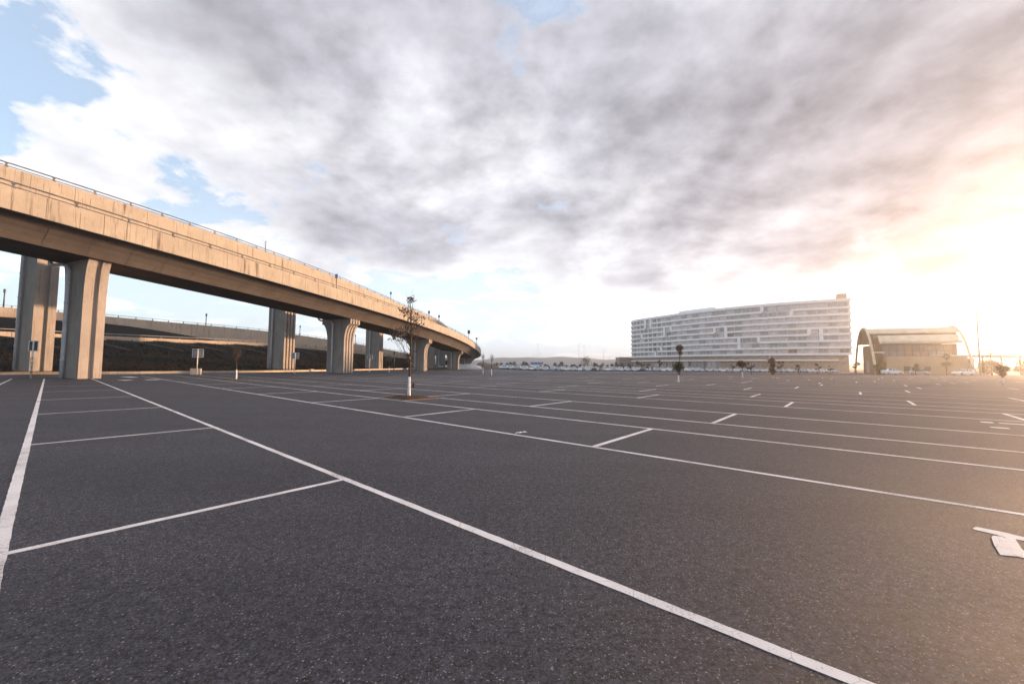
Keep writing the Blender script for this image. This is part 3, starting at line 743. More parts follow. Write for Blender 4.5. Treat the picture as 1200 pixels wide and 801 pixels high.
# ------------------------------------------------------------------ trees
RK = 1.22
def leaf_cloud(mb, clumps, n, size, rr):
    for (c, rad, share) in clumps:
        for _ in range(max(1, int(n * share))):
            while True:
                q = Vector((rr.uniform(-1, 1), rr.uniform(-1, 1), rr.uniform(-1, 1)))
                if q.length <= 1: break
            q = q * (0.55 + 0.45 * rr.random())
            p_ = Vector(c) + Vector((q.x * rad[0], q.y * rad[1], q.z * rad[2]))
            a = Vector((rr.gauss(0, 1), rr.gauss(0, 1), rr.gauss(0, 1))).normalized()
            b_ = a.cross(Vector((rr.gauss(0, 1), rr.gauss(0, 1), rr.gauss(0, 1)))).normalized()
            s2 = size * rr.uniform(0.6, 1.35)
            mb.add([p_ - a * s2, p_ + b_ * s2 * 0.45, p_ + a * s2, p_ - b_ * s2 * 0.45], [(0, 1, 2, 3)])
def tree(label, x, y, hgt_, trunk_r, clumps, nleaf, leaf, mt, lime=0.0, name='young_tree', limbs=8, seed=1, z=None, group=None, lean=0.02, cat='tree'):
    rr = random.Random(seed); zg = gz(x, y) if z is None else z
    o = empty(name, (x, y, zg - 0.02)); tag(o, label, cat, group)
    mb = MB(); top = hgt_ * 0.96; pts = []; rads = []
    for k_ in range(9):
        t = k_ / 8; pts.append(Vector((math.sin(t * 5 + seed) * lean * hgt_ * t, math.cos(t * 4 + seed) * lean * hgt_ * t * 0.6, top * t))); rads.append(trunk_r * (1 - 0.85 * t) + 0.004)
    rads[0] *= 1.25
    mb.tube(pts, rads, 8)
    for i in range(limbs):
        cl = clumps[i % len(clumps)]
        c = Vector(cl[0]); e = c + Vector((rr.uniform(-1, 1) * cl[1][0], rr.uniform(-1, 1) * cl[1][1], rr.uniform(-0.2, 0.9) * cl[1][2])) * 0.85
        zb = min(max(e.z - rr.uniform(0.12, 0.3) * hgt_, hgt_ * 0.18), top * 0.9); t = zb / top; k_ = min(7, int(t * 8)); st = pts[k_].lerp(pts[k_ + 1], t * 8 - k_)
        md = st.lerp(e, 0.5) + Vector((0, 0, -0.04 * hgt_)); r0 = max(0.006, trunk_r * 0.38 * (1 - t * 0.6))
        mb.tube([st, md, e], [r0, r0 * 0.6, r0 * 0.2], 5)
        for _ in range(2):
            e2 = e + Vector((rr.uniform(-1, 1), rr.uniform(-1, 1), rr.uniform(-.3, 1))) * 0.10 * hgt_; mb.tube([md.lerp(e, 0.4), e2], [r0 * 0.35, r0 * 0.12], 4)
    tr = mb.build('trunk', 'bark', o, True)
    if lime > 0:
        mb = MB(); k_ = 0; lp = []; lr = []
        for q in range(5):
            t = q / 4 * lime / top; kk_ = min(7, int(t * 8)); lp.append(pts[kk_].lerp(pts[kk_ + 1], t * 8 - kk_)); lr.append((rads[kk_] + (rads[kk_ + 1] - rads[kk_]) * (t * 8 - kk_)) + 0.006)
        mb.tube(lp, lr, 10); mb.build('limewash', 'limewash', tr, True)
    mb = MB(); leaf_cloud(mb, clumps, nleaf, leaf, rr); mb.build('crown', mt, o)
    return o
# tree pit and the young tree in it
def tree_pit(u0, v0, a, b_, label):
    c = uv(u0, v0); o = empty('tree_pit', (c.x, c.y, c.z)); tag(o, label, 'tree pit', 'square tree pits between bays')
    o.rotation_euler = (0, 0, math.atan2(AU.y, AU.x))
    mb = MB(); rings = []
    rr = random.Random(3)
    nx_, ny_ = 12, 8
    pts = [(-a + 2 * a * i / nx_, -b_ + 2 * b_ * j / ny_, 0.006 + 0.07 * (1 - (2 * i / nx_ - 1) ** 4) * (1 - (2 * j / ny_ - 1) ** 4) * (0.4 + rr.random())) for j in range(ny_ + 1) for i in range(nx_ + 1)]
    mb.add(pts, [(j * (nx_ + 1) + i, j * (nx_ + 1) + i + 1, (j + 1) * (nx_ + 1) + i + 1, (j + 1) * (nx_ + 1) + i) for j in range(ny_) for i in range(nx_)])
    mb.build('soil_bed', 'soil', o, True)
    for (cx_, cy_, lx, ly) in ((0, b_ + 0.05, 2 * a + 0.2, 0.1), (0, -b_ - 0.05, 2 * a + 0.2, 0.1), (a + 0.05, 0, 0.1, 2 * b_ - 0.004), (-a - 0.05, 0, 0.1, 2 * b_ - 0.004)):
        mb = MB(); mb.box((cx_, cy_, 0.0), (lx, ly, 0.05), 0, 0, 0.01); mb.build('edging', 'edging', o)
    return o
tree_pit(13.55, 9.45, 0.95, 0.72, 'square tree pit with brown soil around the slender near tree')
tree_pit(37.0, 9.45, 0.8, 0.72, 'small tree pit around the bare sapling left of the fluted pier')
q = uv(13.63, 9.55)
tree('slender young tree with sparse brown leaves and whitewashed trunk in the square pit', q.x, q.y, 4.25, 0.046,
     [((0.0, 0.02, 4.0), (0.22, 0.2, 0.22), 0.12), ((-0.12, 0.0, 3.5), (0.55, 0.5, 0.22), 0.17), ((0.12, 0.0, 3.25), (0.5, 0.5, 0.2), 0.10), ((-0.30, 0.1, 2.72), (0.7, 0.6, 0.28), 0.27), ((0.22, -0.1, 2.9), (0.5, 0.5, 0.28), 0.12), ((-0.50, 0, 2.42), (0.5, 0.5, 0.16), 0.12), ((0.05, 0, 1.65), (0.3, 0.3, 0.45), 0.10)],
     640, 0.055, 'leaf_brown', 0.86, limbs=34, seed=5, lean=0.012)
mb = MB(); mb.tube([(q.x + .16, q.y - .05, 0.42), (q.x + .2, q.y - .06, 0.5), (q.x + .19, q.y - .05, 0.6)], [0.05, 0.075, 0.03], 8)
tag(mb.build('bark_wrap', 'leaf_rust', None, True), 'small rusty cloth knot tied beside the whitewashed trunk', 'cloth')
q = uv(36.89, 9.7)
tree('bare sapling with whitewashed foot in front of the dark embankment', q.x, q.y, 2.9, 0.05, [((0, 0, 2.2), (0.45, 0.45, 0.65), 1.0)], 160, 0.045, 'leaf_brown', 0.85, limbs=26, seed=8)
tree('thin bare sapling with white foot near the kerb left of the slender tree', -19.49, 63.1, 3.1, 0.05, [((0, 0, 2.3), (0.5, 0.5, 0.6), 1.0)], 90, 0.06, 'leaf_brown', 0.9, limbs=22, seed=9)
tree('thin leafless sapling with white foot right of the end of the viaduct', -2.51, 49.4, 2.9, 0.05, [((0, 0, 2.3), (0.35, 0.35, 0.5), 1.0)], 40, 0.06, 'leaf_brown', 0.85, limbs=16, seed=10)
tree('thin leafless sapling just left of the far white footed one', -4.2, 58.0, 3.4, 0.05, [((0, 0, 2.6), (0.3, 0.3, 0.5), 1.0)], 40, 0.06, 'leaf_brown', 1.0, limbs=16, seed=11)
tree('round dark young tree with whitewashed trunk in front of the hotel', 13.83, 32.98, 1.75, 0.05, [((0, 0, 1.25), (0.62, 0.6, 0.40), 0.75), ((0.1, 0, 1.55), (0.35, 0.35, 0.25), 0.25)], 900, 0.06, 'leaf_green', 0.62, limbs=16, seed=12)
tree('taller thin tree with tufted brown crown rising behind the round one', 29.4, 69.5, 5.4, 0.09, [((0.0, 0, 4.65), (0.85, 0.8, 0.75), 0.8), ((0.2, 0, 3.8), (0.5, 0.5, 0.5), 0.2)], 700, 0.12, 'leaf_rust', 0, limbs=14, seed=13)
tree('small round tree with white trunk standing before the middle of the hotel', 27.01, 46.5, 2.15, 0.06, [((0, 0, 1.6), (0.78, 0.7, 0.48), 0.8), ((-0.2, 0, 1.9), (0.45, 0.4, 0.25), 0.2)], 800, 0.07, 'leaf_rust', 0.75, limbs=14, seed=14)
tree('dense columnar bush tree before the right half of the hotel', 47.6, 72.5, 3.6, 0.09, [((0, 0, 0.8), (0.75, 0.7, 0.7), 0.35), ((0.1, 0, 1.7), (0.6, 0.6, 0.7), 0.3), ((-0.1, 0, 2.6), (0.75, 0.7, 0.65), 0.35)], 1500, 0.11, 'leaf_rust', 0, limbs=14, seed=15)
tree('small leaning tree with white trunk at the far right edge of the car park', 45.26, 36.58, 2.3, 0.05, [((-0.1, 0, 1.35), (0.65, 0.55, 0.5), 0.7), ((0.0, 0, 0.85), (0.3, 0.3, 0.3), 0.3)], 800, 0.06, 'leaf_rust', 0.55, limbs=12, seed=16, lean=0.05)
# trees in front of the hotel
HT = [(880, 79, 2.6), (915, 96, 3.4), (840, 110, 2.3), (935, 84, 2.4), (958, 96, 2.7), (973, 104, 2.6), (773, 120, 3.8), (752, 150, 4.3), (760, 130, 3.2), (820, 118, 2.2), (858, 112, 2.6), (988, 120, 3.0), (1003, 130, 4.2), (748, 175, 5.0)]
where = ['before the hotel, just right of the small white trunk tree', 'before the hotel, right of the dense columnar bush', 'before the hotel, left of its middle', 'dark and round before the right part of the hotel', 'before the fourth pale frame of the hotel', 'near the right end of the hotel',
         'tall and thin near the left end of the hotel', 'dark and upright at the hotel corner', 'low and dark at the left end of the hotel', 'low, right of the round whitewashed tree', 'low, left of the small white trunk tree', 'by the right corner of the hotel', 'between the hotel and the arched hall', 'dark and columnar at the very left corner of the hotel']
for i, (px_, Y, hh) in enumerate(HT):
    if i in (2, 9, 11): continue
    rr = random.Random(40 + i); X = (px_ - 600) / 464 * Y
    cl = [((rr.uniform(-.22, .22) * hh, rr.uniform(-.1, .1), hh * rr.uniform(.42, .9)), (hh * rr.uniform(.08, .18), hh * .12, hh * rr.uniform(.07, .14)), 0.17) for _ in range(6)]
    tree('small brown tree ' + where[i], X, Y, hh, 0.06, cl, 260, 0.045 * hh, ['leaf_rust', 'leaf_olive', 'leaf_brown'][i % 3], 0, limbs=14, seed=60 + i, group='small trees before the hotel')
# tree line behind the parked cars, between viaduct and hotel
for i in range(34):
    rr = random.Random(200 + i); px_ = 568 + i * 5.1 + rr.uniform(-1.5, 1.5); Y = rr.uniform(186, 225); X = (px_ - 600) / 464 * Y; hh = rr.uniform(2.6, 4.8)
    if i in (23, 24): hh = 7.5
    tree('small dark tree behind the parked cars, %s from the viaduct end' % ordinal(i), X, Y, hh, 0.12, [((rr.uniform(-.6, .6), 0, hh * 0.45), (hh * 0.42, hh * 0.35, hh * 0.36), 0.6), ((rr.uniform(-.8, .8), 0, hh * 0.72), (hh * 0.28, hh * 0.25, hh * 0.24), 0.4)], 190, 0.28, ['leaf_rust', 'leaf_green', 'leaf_brown'][i % 3], 0, limbs=8, seed=300 + i, z=-0.96, group='tree line behind the parked cars', name='distant_tree')
# bushes at the right edge
for i, (x, y, hh, wd, mt, lb) in enumerate([(98.6, 83.0, 3.3, 3.0, 'leaf_olive', 'rounded olive bush just right of the lamp mast'), (102.6, 83.5, 3.7, 3.2, 'leaf_rust', 'broad brown bush second right of the lamp mast'), (106.8, 82.5, 3.5, 3.2, 'leaf_olive', 'broad bush at the very right edge of the picture'), (111.5, 83, 3.7, 3.2, 'leaf_rust', 'bush beyond the right edge of the car park'), (76, 82, 2.6, 0.8, 'leaf_olive', 'small bush beside the left foot of the arched hall')]):
    rr = random.Random(500 + i)
    cl = [((rr.uniform(-.5, .5) * wd, rr.uniform(-.5, .5), hh * (0.18 + 0.6 * k9 / 7)), (wd * rr.uniform(.38, .6), 0.9, hh * rr.uniform(.2, .28)), 0.125) for k9 in range(8)]
    tree(lb, x * RK, y * RK, hh, 0.1, cl, 2600, 0.13, mt, 0, 'bush', 12, 520 + i, cat='bush').scale = (RK, RK, RK)
tree('layered thin crowned tree rising above the bushes at the right', 104.0 * RK, 86.0 * RK, 6.3, 0.14, [((-0.6, 0, 5.6), (0.9, 0.7, 0.22), 0.3), ((0.6, 0, 4.7), (1.5, 0.9, 0.28), 0.4), ((-0.7, 0, 4.2), (0.8, 0.7, 0.25), 0.3)], 480, 0.13, 'leaf_olive', 0, limbs=14, seed=77).scale = (RK, RK, RK)
tree('young olive tree in front of the beige wall of the arched hall', 91.5 * RK, 83.5 * RK, 5.0, 0.09, [((0.2, 0, 4.0), (0.75, 0.7, 0.8), 0.4), ((0.1, 0, 2.3), (1.25, 0.9, 0.55), 0.6)], 800, 0.13, 'leaf_olive', 0, limbs=12, seed=78).scale = (RK, RK, RK)
tree('low olive shrub in front of the arched hall beside the white estate car', 86.0 * RK, 84.5 * RK, 2.4, 0.08, [((0, 0, 1.3), (1.0, 0.7, 0.6), 0.7), ((0.2, 0, 2.0), (0.5, 0.5, 0.4), 0.3)], 600, 0.12, 'leaf_olive', 0, limbs=10, seed=79).scale = (RK, RK, RK)
tree('dark shrub on the ramp top right of the flared fluted pier', -50.5, 121, 3.4, 0.1, [((0, 0, 1.9), (1.8, 1.2, 1.3), 1.0)], 700, 0.2, 'leaf_green', 0, 'shrub', 10, 80, z=4.85, cat='shrub')

# ------------------------------------------------------------------ hotel
HK = 1.15
HC = [(a_ * HK, b_ * HK) for a_, b_ in ((97, 297), (88.5, 289), (85, 277), (87.5, 266), (94.5, 250), (103.5, 231), (114.5, 214), (128, 199), (141, 188.5), (155, 180))]
hp = cr_path([(*c, 0) for c in HC], 20)
hac = [0.0]
for a, b_ in zip(hp, hp[1:]): hac.append(hac[-1] + (b_ - a).length)
HL = hac[-1]
hb = Vector((138, 247, 0))
hotel = empty('hotel', (hb.x, hb.y, -0.95)); tag(hotel, 'long curved white hotel with banded storeys above a brown base', 'hotel')
def hpt(s_, out_=0.0):
    q = along(hp, hac, s_); t = (along(hp, hac, s_ + 0.3) - along(hp, hac, s_ - 0.3)).normalized()
    nrm = Vector((t.y, -t.x, 0)) * -1
    if nrm.dot(Vector((0, 0, 0)) - q) < 0 and s_ > 25: nrm = -nrm
    return q + nrm * out_, t, nrm
def h_sample(s0, s1, step=2.0):
    k_ = max(1, int((s1 - s0) / step)); return [s0 + (s1 - s0) * i / k_ for i in range(k_ + 1)]
def nrm_at(s_):
    t = (along(hp, hac, s_ + 0.3) - along(hp, hac, s_ - 0.3)).normalized()
    return Vector((-t.y, t.x, 0)) * -1     # outward is to the right-hand side going left to right... fixed below
_t = nrm_at(100); SGN = 1 if _t.dot(-along(hp, hac, 100)) > 0 else -1
def ho(s_, out_, z): q = along(hp, hac, s_) + nrm_at(s_) * SGN * out_; return (q.x - hb.x, q.y - hb.y, z + 0.95)
def slab(s0, s1, out_, inn, z0, z1, name, mt, step=2.0):
    mb = MB(); rg = []
    for s_ in h_sample(s0, s1, step): rg.append([ho(s_, out_, z0), ho(s_, out_, z1), ho(s_, inn, z1), ho(s_, inn, z0)])
    mb.loft(rg, True, True); return flip_fix(mb.build(name, mt, hotel))
FB, FH = 8.4, 3.52
slab(4, HL - 0.4, 0.0, -14, FB - 0.1, FB + 8 * FH, 'wall', 'h_wall')
slab(8, HL - 1.5, -0.6, -13.5, -0.95, FB - 0.1, 'base_wall', 'h_stone')
slab(3, HL + 0, 0.75, -1.0, FB + 8 * FH - 0.2, FB + 8 * FH + 1.25, 'roof_band', 'h_white')
slab(5, HL - 0.5, -0.9, -13.8, FB + 8 * FH, FB + 8 * FH + 0.4, 'roof', 'h_wall', 4.0)
slab(66 * HK, 90 * HK, -1.6, -10, FB + 8 * FH + 0.41, FB + 8 * FH + 2.8, 'roof_house', 'h_white')
slab(143.4 * HK, 146.6 * HK, -0.9, -6, FB + 8 * FH + 0.41, FB + 8 * FH + 4.1, 'roof_house', 'shed_wall')
slab(20, HL - 6, 1.2, -0.55, 4.8, 5.5, 'canopy', 'h_white')
# band gaps and fins (level from the top, from, to, fin up/down at each end)
gaps = {1: [(39.7, 44.4), (113.3, 125.4)], 2: [(39.7, 44.4)], 3: [(56, 61.5)], 4: [(33.6, 36.5), (57, 60), (90.0, 96.0)], 5: [(132.1, 136.6)], 6: [(53.2, 55.8), (102.4, 111.5)], 7: [(48.1, 50.5)]}
fins = [(39.7, 0, 2), (44.4, 0, 2), (113.3, 0, 1), (125.4, 1, 2), (56, 2, 4), (61.5, 2, 3), (36.2, 3, 4), (90, 3, 4), (96, 3, 5), (132.1, 4, 5), (136.6, 4, 6), (102.4, 5, 7), (111.5, 5, 6), (53.2, 6, 7), (48.1, 7, 8)]
for lv in range(1, 9):
    zc = FB + (8 - lv) * FH
    st = 6 - lv * 0.35
    cuts = sorted((g0 * HK, g1 * HK) for g0, g1 in gaps.get(lv, [])); a = st
    for g0, g1 in cuts + [(HL - 0.1, None)]:
        slab(a, g0, 0.75 + 0.02 * lv, -0.3, zc - 0.55, zc + 0.60, 'floor_band', 'h_white'); a = g1
for (s_, l0, l1) in fins:
    s_ *= HK
    z1, z0 = FB + (8 - l0) * FH, FB + (8 - l1) * FH
    slab(s_ - 0.85, s_ + 0.85, 0.72, -0.3, z0 + 0.3 if l1 < 8 else z0, z1 - 0.3, 'vertical_fin', 'h_white')
# windows
NB = 36; bay = (HL - 9) / NB
frame_me = {}
def win_mesh(w, hh, gm, nm='window'):
    key = (round(w, 2), round(hh, 2), gm)
    if key in frame_me: return frame_me[key]
    mb = MB()
    mb.box((0, 0, 0), (w - 0.14, 0.06, hh), 0, 1)
    t = 0.14
    mb.box((-w / 2 + t / 2, 0.05, 0), (t, 0.22, hh), 0, 0); mb.box((w / 2 - t / 2, 0.05, 0), (t, 0.22, hh), 0, 0)
    mb.box((0, 0.04, 0), (0.08, 0.16, hh - 0.02), 0, 0); mb.box((0, 0.03, hh / 2 - 0.06), (w - 0.3, 0.12, 0.10), 0, 0); mb.box((0, 0.03, -hh / 2 + 0.06), (w - 0.3, 0.12, 0.10), 0, 0)
    me = bpy.data.meshes.new(nm); me.from_pydata(mb.v, [], mb.f); me.materials.append(M['h_frame']); me.materials.append(M[gm]); me.polygons.foreach_set('material_index', mb.m); me.update()
    frame_me[key] = me; return me
rr = random.Random(99)
for lv in range(8):
    zc = FB + lv * FH + FH / 2 + 0.02
    for b_i in range(NB):
        s_ = 8 + bay * (b_i + 0.5); r_ = rr.random()
        if s_ < 30: gm = 'glass_d' if r_ < 0.75 else 'glass_b'
        elif s_ < 71: gm = 'glass_c' if r_ < 0.35 else ('glass_b' if r_ < 0.85 else 'glass_a')
        else: gm = 'glass_a' if r_ < 0.62 else ('glass_b' if r_ < 0.975 else 'glass_c')
        w = bay * 0.93 if s_ > 66 else bay * 0.72
        nv = nrm_at(s_) * SGN; q = ho(s_, 0.06, zc)
        o = link('window', win_mesh(w, FH - 1.12, gm), hotel); o.location = q; o.rotation_euler = (0, 0, math.atan2(nv.y, nv.x) - math.pi / 2)
# glazing in the base
s_ = 46.0
while s_ < 129:
    gm = rr.choice(['glass_b', 'glass_b', 'glass_c', 'glass_a'])
    hi_ = s_ < 106 and s_ > 66
    nv = nrm_at(s_) * SGN; q = ho(s_, -0.52, 3.2 if hi_ else 2.4)
    if not (106 < s_ < 111): 
        o = link('base_window', win_mesh(2.5, 4.6 if hi_ else 2.2, gm, 'base_window'), hotel); o.location = q; o.rotation_euler = (0, 0, math.atan2(nv.y, nv.x) - math.pi / 2)
    s_ += 2.8
# low annex at the left end
ax = empty('annex', (101, 345, -0.95)); tag(ax, 'low brown annex with white eaves left of the hotel', 'building')
mb = MB(); mb.box((-1, 0, 4.6), (16, 12, 9.2)); mb.build('wall', 'h_stone', ax)
mb = MB(); mb.box((-1, -0.2, 9.5), (17, 13, 0.6)); mb.build('roof', 'h_white', ax)
for k_ in range(3):
    mb = MB(); mb.box((-5 + k_ * 4, -6.05, 3.4), (2.6, 0.12, 3.2)); mb.build('window', 'glass_b', ax)

# ------------------------------------------------------------------ arched hall
A0 = Vector((84.5, 92.0, 0)); axd = Vector((14.7, -6.0, 0)); LEN = axd.length + 1.0; axn = axd.normalized(); spd = Vector((12.5, 20.0, 0)); SPAN = spd.length; spn = spd.normalized()
hz0 = -0.45; hall = empty('arched_hall', (A0.x * RK, A0.y * RK, gz(A0.x * RK, A0.y * RK) - 0.02)); hall.scale = (RK, RK, RK); tag(hall, 'arched hall with exposed ribs and a beige front wall, right of the hotel', 'hall')
HH = 11.6
def arch(t): return HH * (1 - abs(2 * t - 1) ** 2.3)     # pointed parabola over the span, t 0..1
def hall_pt(a_, t, dz=0.0, scale=1.0):
    q = axn * a_ + spn * (SPAN * t); return (q.x, q.y, arch(t) * scale + dz)
TS = [0.0, 0.02, 0.05, 0.09, 0.14, 0.2, 0.27, 0.35, 0.43, 0.5, 0.57, 0.65, 0.73, 0.8, 0.86, 0.91, 0.95, 0.98, 1.0]
for a_ in (0.0, LEN):
    mb = MB(); mb.tube([hall_pt(a_, t) for t in TS], 0.26, 8); mb.build('arch_rib', 'roof_sheet', hall, True)
def shell(a0, a1, t0, t1, inset, name, mt, th=0.25):
    mb = MB(); ts = [t0 + (t1 - t0) * i / 14 for i in range(15)]; rg = []
    for a_ in (a0, a1):
        outer = [hall_pt(a_, t, -inset) for t in ts]; inner = [hall_pt(a_, t, -inset - th) for t in reversed(ts)]
        rg.append(outer + inner)
    mb.loft(rg, True, True); return flip_fix(mb.build(name, mt, hall))
shell(0.2, LEN - 0.2, 0.30, 0.80, 0.15, 'roof_shell', 'roof_sheet')
shell(1.0, LEN - 0.4, 0.265, 0.34, 0.75, 'roof_step', 'roof_dark')
shell(1.8, LEN - 0.6, 0.205, 0.285, 0.55, 'roof_step', 'roof_sheet')
def hbox(a0, a1, t0, t1, z0, z1, name, mt):
    mb = MB(); c = [axn * a0 + spn * t0, axn * a1 + spn * t0, axn * a1 + spn * t1, axn * a0 + spn * t1]
    mb.loft([[(p_.x, p_.y, z) for p_ in c] for z in (z0, z1)], True, True); return flip_fix(mb.build(name, mt, hall))
hbox(1.2, LEN - 0.8, 6.2, 20, 0, 7.2, 'wall', 'shed_dark')
hbox(0.6, 1.18, 4.5, 16, 0, 5.6, 'end_wall', 'shed_dark')
hbox(2.6, LEN - 0.2, 2.8, 6.0, 0, 4.2, 'front_wall', 'shed_wall')
hbox(2.2, LEN - 1.0, 2.4, 6.4, 7.25, 7.75, 'canopy', 'roof_sheet')
hbox(0.3, 2.5, 4.0, 5.0, 5.0, 5.35, 'beam', 'roof_sheet')
rr = random.Random(4)
for k_ in range(9):
    for j, (z0, z1) in enumerate(((4.35, 5.6), (5.75, 7.0))):
        a_ = 2.5 + k_ * 1.42
        hbox(a_, a_ + 1.25, 6.1 - 0.04, 6.19, z0, z1, 'window', 'glass_b' if rr.random() < 0.5 else 'glass_d')
for a_ in (5.6, 9.2): hbox(a_, a_ + 1.1, 2.68, 2.79, 0.8, 1.9, 'window', 'glass_c')
hbox(0.55, 0.59, 10, 12.5, 0.3, 3.4, 'doorway', 'glass_a')
# low annex with canopy at the far right
o = empty('canopy_building', (103 * RK, 92 * RK, gz(103 * RK, 92 * RK) - 0.02)); o.scale = (RK, RK, RK); tag(o, 'low flat roofed building behind the lamp mast and the right bushes', 'building')
mb = MB(); mb.box((-1.5, 0, 1.9), (6, 5, 3.8)); mb.build('wall', 'shed_dark', o)
for k_ in range(3): mb = MB(); mb.box((-3.4 + k_ * 1.9, -2.54, 1.7), (1.0, 0.12, 2.2), 0, 0); mb.build('window', 'glass_b', o)
mb = MB(); mb.box((6, 0, 4.35), (22, 7, 0.45), 0, 0, 0.03); mb.build('roof', 'roof_sheet', o)
for k_ in range(4): mb = MB(); mb.box((3 + k_ * 4.2, -2.8, 2.05), (0.28, 0.28, 4.14)); mb.build('column', 'roof_sheet', o)

# ------------------------------------------------------------------ lamp masts
def lamp_mast(x, y, z, hgt_, label, heads=2, r0=0.13, group=None, base=False, mt='white_metal', hs=1.0):
    o = empty('lamp_mast', (x, y, z)); tag(o, label, 'lamp mast', group)
    mb = MB(); mb.tube([(0, 0, 0), (0, 0, hgt_ * .5), (0, 0, hgt_)], [r0, r0 * .75, r0 * .5], 8); mb.build('shaft', mt, o, True)
    if base: mb = MB(); mb.box((0, 0, 0.3), (0.7, 0.7, 0.62), 0, 0, 0.05); mb.build('footing', 'kerb_concrete', o)
    for k_ in range(heads):
        sg = 1 if k_ == 0 else -1
        mb = MB(); mb.tube([(0, 0, hgt_ - 0.15), (sg * 0.35, 0, hgt_ - 0.02)], 0.04 * hs, 6); mb.box((sg * 0.55 * hs, 0, hgt_ + 0.02), (0.55 * hs, 0.34 * hs, 0.16 * hs), 0, 0, 0.03); mb.build('lamp_head', 'h_frame', o)
    return o
lamp_mast(91.5 * RK, 77.5 * RK, gz(91.5 * RK, 77.5 * RK), 15.0, 'tall lamp mast standing right of the arched hall', 2, 0.24, base=True, mt='sign_back', hs=1.7)
for i, (px_, Y, hh) in enumerate([(625.5, 230, 9), (630.5, 230, 15), (633, 240, 10), (678.5, 210, 14), (684.5, 235, 14), (707.5, 210, 10.5), (714, 250, 8), (902, 120, 8)]):
    nm = ['leftmost of three close far masts', 'tallest of the three close far masts', 'rightmost of three close far masts', 'tall far mast left of the taller tree', 'second tall far mast by the taller tree', 'far mast halfway to the hotel', 'short far mast near the hotel', 'thin lamp mast before the right part of the hotel'][i]
    X = (px_ - 600) / 464 * Y; lamp_mast(X, Y, -0.96, hh, nm, 1 if i % 2 else 2, 0.12 if Y > 150 else 0.07, 'far lamp masts')

# ------------------------------------------------------------------ cars
def car_meshes(kind):
    if kind == 'hatch':
        stn = [(-2.0, .36, .56, .66, .60, .56), (-1.88, .22, .68, .78, .73, .66), (-1.0, .18, .86, .85, .93, .76), (-.30, .18, .92, .86, 1.42, .60), (-.22, .18, .92, .86, 1.44, .61), (.40, .18, .94, .86, 1.49, .62), (.48, .18, .94, .86, 1.49, .62), (1.20, .18, .95, .86, 1.44, .60), (1.30, .18, .95, .86, 1.42, .60), (1.86, .24, .96, .82, 1.04, .66), (1.98, .38, .84, .72, .88, .62)]
        wy = (-1.25, 1.22)
    else:
        stn = [(-2.25, .36, .56, .68, .60, .58), (-2.1, .22, .68, .80, .73, .68), (-1.05, .18, .86, .88, .93, .78), (-.28, .18, .92, .89, 1.40, .62), (-.20, .18, .92, .89, 1.42, .63), (.50, .18, .94, .89, 1.46, .64), (.58, .18, .94, .89, 1.46, .64), (1.65, .18, .96, .88, 1.40, .62), (1.74, .18, .96, .88, 1.37, .61), (2.2, .24, .97, .84, 1.02, .68), (2.32, .38, .84, .74, .88, .64)]
        wy = (-1.38, 1.36)
    rings = []
    for (y, zl, zb, w, zt, wt) in stn:
        half = [(-.80 * w, zl), (-w, zl + .14), (-w * 1.0, (zl + zb) * .55), (-.97 * w, zb), (-wt, zt), (-wt * .5, zt + .025)]
        rings.append([(a, y, z) for a, z in half] + [(-a, y, z) for a, z in reversed(half)])
    n_ = 12; body = MB(); gl = MB()
    V = [p_ for r_ in rings for p_ in r_]
    bf, gf = [], []
    for i in range(len(rings) - 1):
        for j in range(n_):
            f_ = (i * n_ + j, i * n_ + (j + 1) % n_, (i + 1) * n_ + (j + 1) % n_, (i + 1) * n_ + j)
            side = j in (3, 7); topj = j in (4, 5, 6)
            isg = (side and i in (2, 4, 6)) or (topj and i in (2, 8))
            (gf if isg else bf).append(f_)
    bf.append(tuple(range(n_ - 1, -1, -1))); bf.append(tuple((len(rings) - 1) * n_ + j for j in range(n_)))
    body.add(V, bf); gl.add(V, gf)
    return body, gl, wy, stn
def mesh_of(mb, name, mats, smooth=False):
    me = bpy.data.meshes.new(name); me.from_pydata(mb.v, [], mb.f)
    for x in mats: me.materials.append(M[x])
    me.polygons.foreach_set('material_index', mb.m); me.update()
    import bmesh
    bm = bmesh.new(); bm.from_mesh(me); bmesh.ops.delete(bm, geom=[v for v in bm.verts if not v.link_faces], context='VERTS'); bmesh.ops.recalc_face_normals(bm, faces=bm.faces); bm.to_mesh(me); bm.free()
    if smooth: me.polygons.foreach_set('use_smooth', [True] * len(me.polygons))
    return me
wm = MB(); wm.tube([(-.10, 0, 0), (-.09, 0, 0), (.09, 0, 0), (.10, 0, 0)], [.27, .31, .31, .27], 16); wheel_me = mesh_of(wm, 'tyre', ['tyre'])
wm = MB(); wm.tube([(-.106, 0, 0), (.106, 0, 0)], .19, 12); rim_me = mesh_of(wm, 'rim', ['rim'])
PARTS = {}
for kind in ('hatch', 'estate'):
    body, gl, wy, stn = car_meshes(kind)
    gme = mesh_of(gl, 'glazing', ['car_glass'])
    bms = {c: mesh_of(body, 'body', ['car_' + c], False) for c in CARCOL}
    fy, ry = stn[0][0], stn[-1][0]
    hl = MB(); hl.box((0, 0, 0), (.26, .10, .13), 0, 0, 0.02); PARTS[kind] = (bms, gme, wy, mesh_of(hl, 'headlight', ['lamp_glass']), mesh_of(hl, 'tail_light', ['tail']), fy, ry)
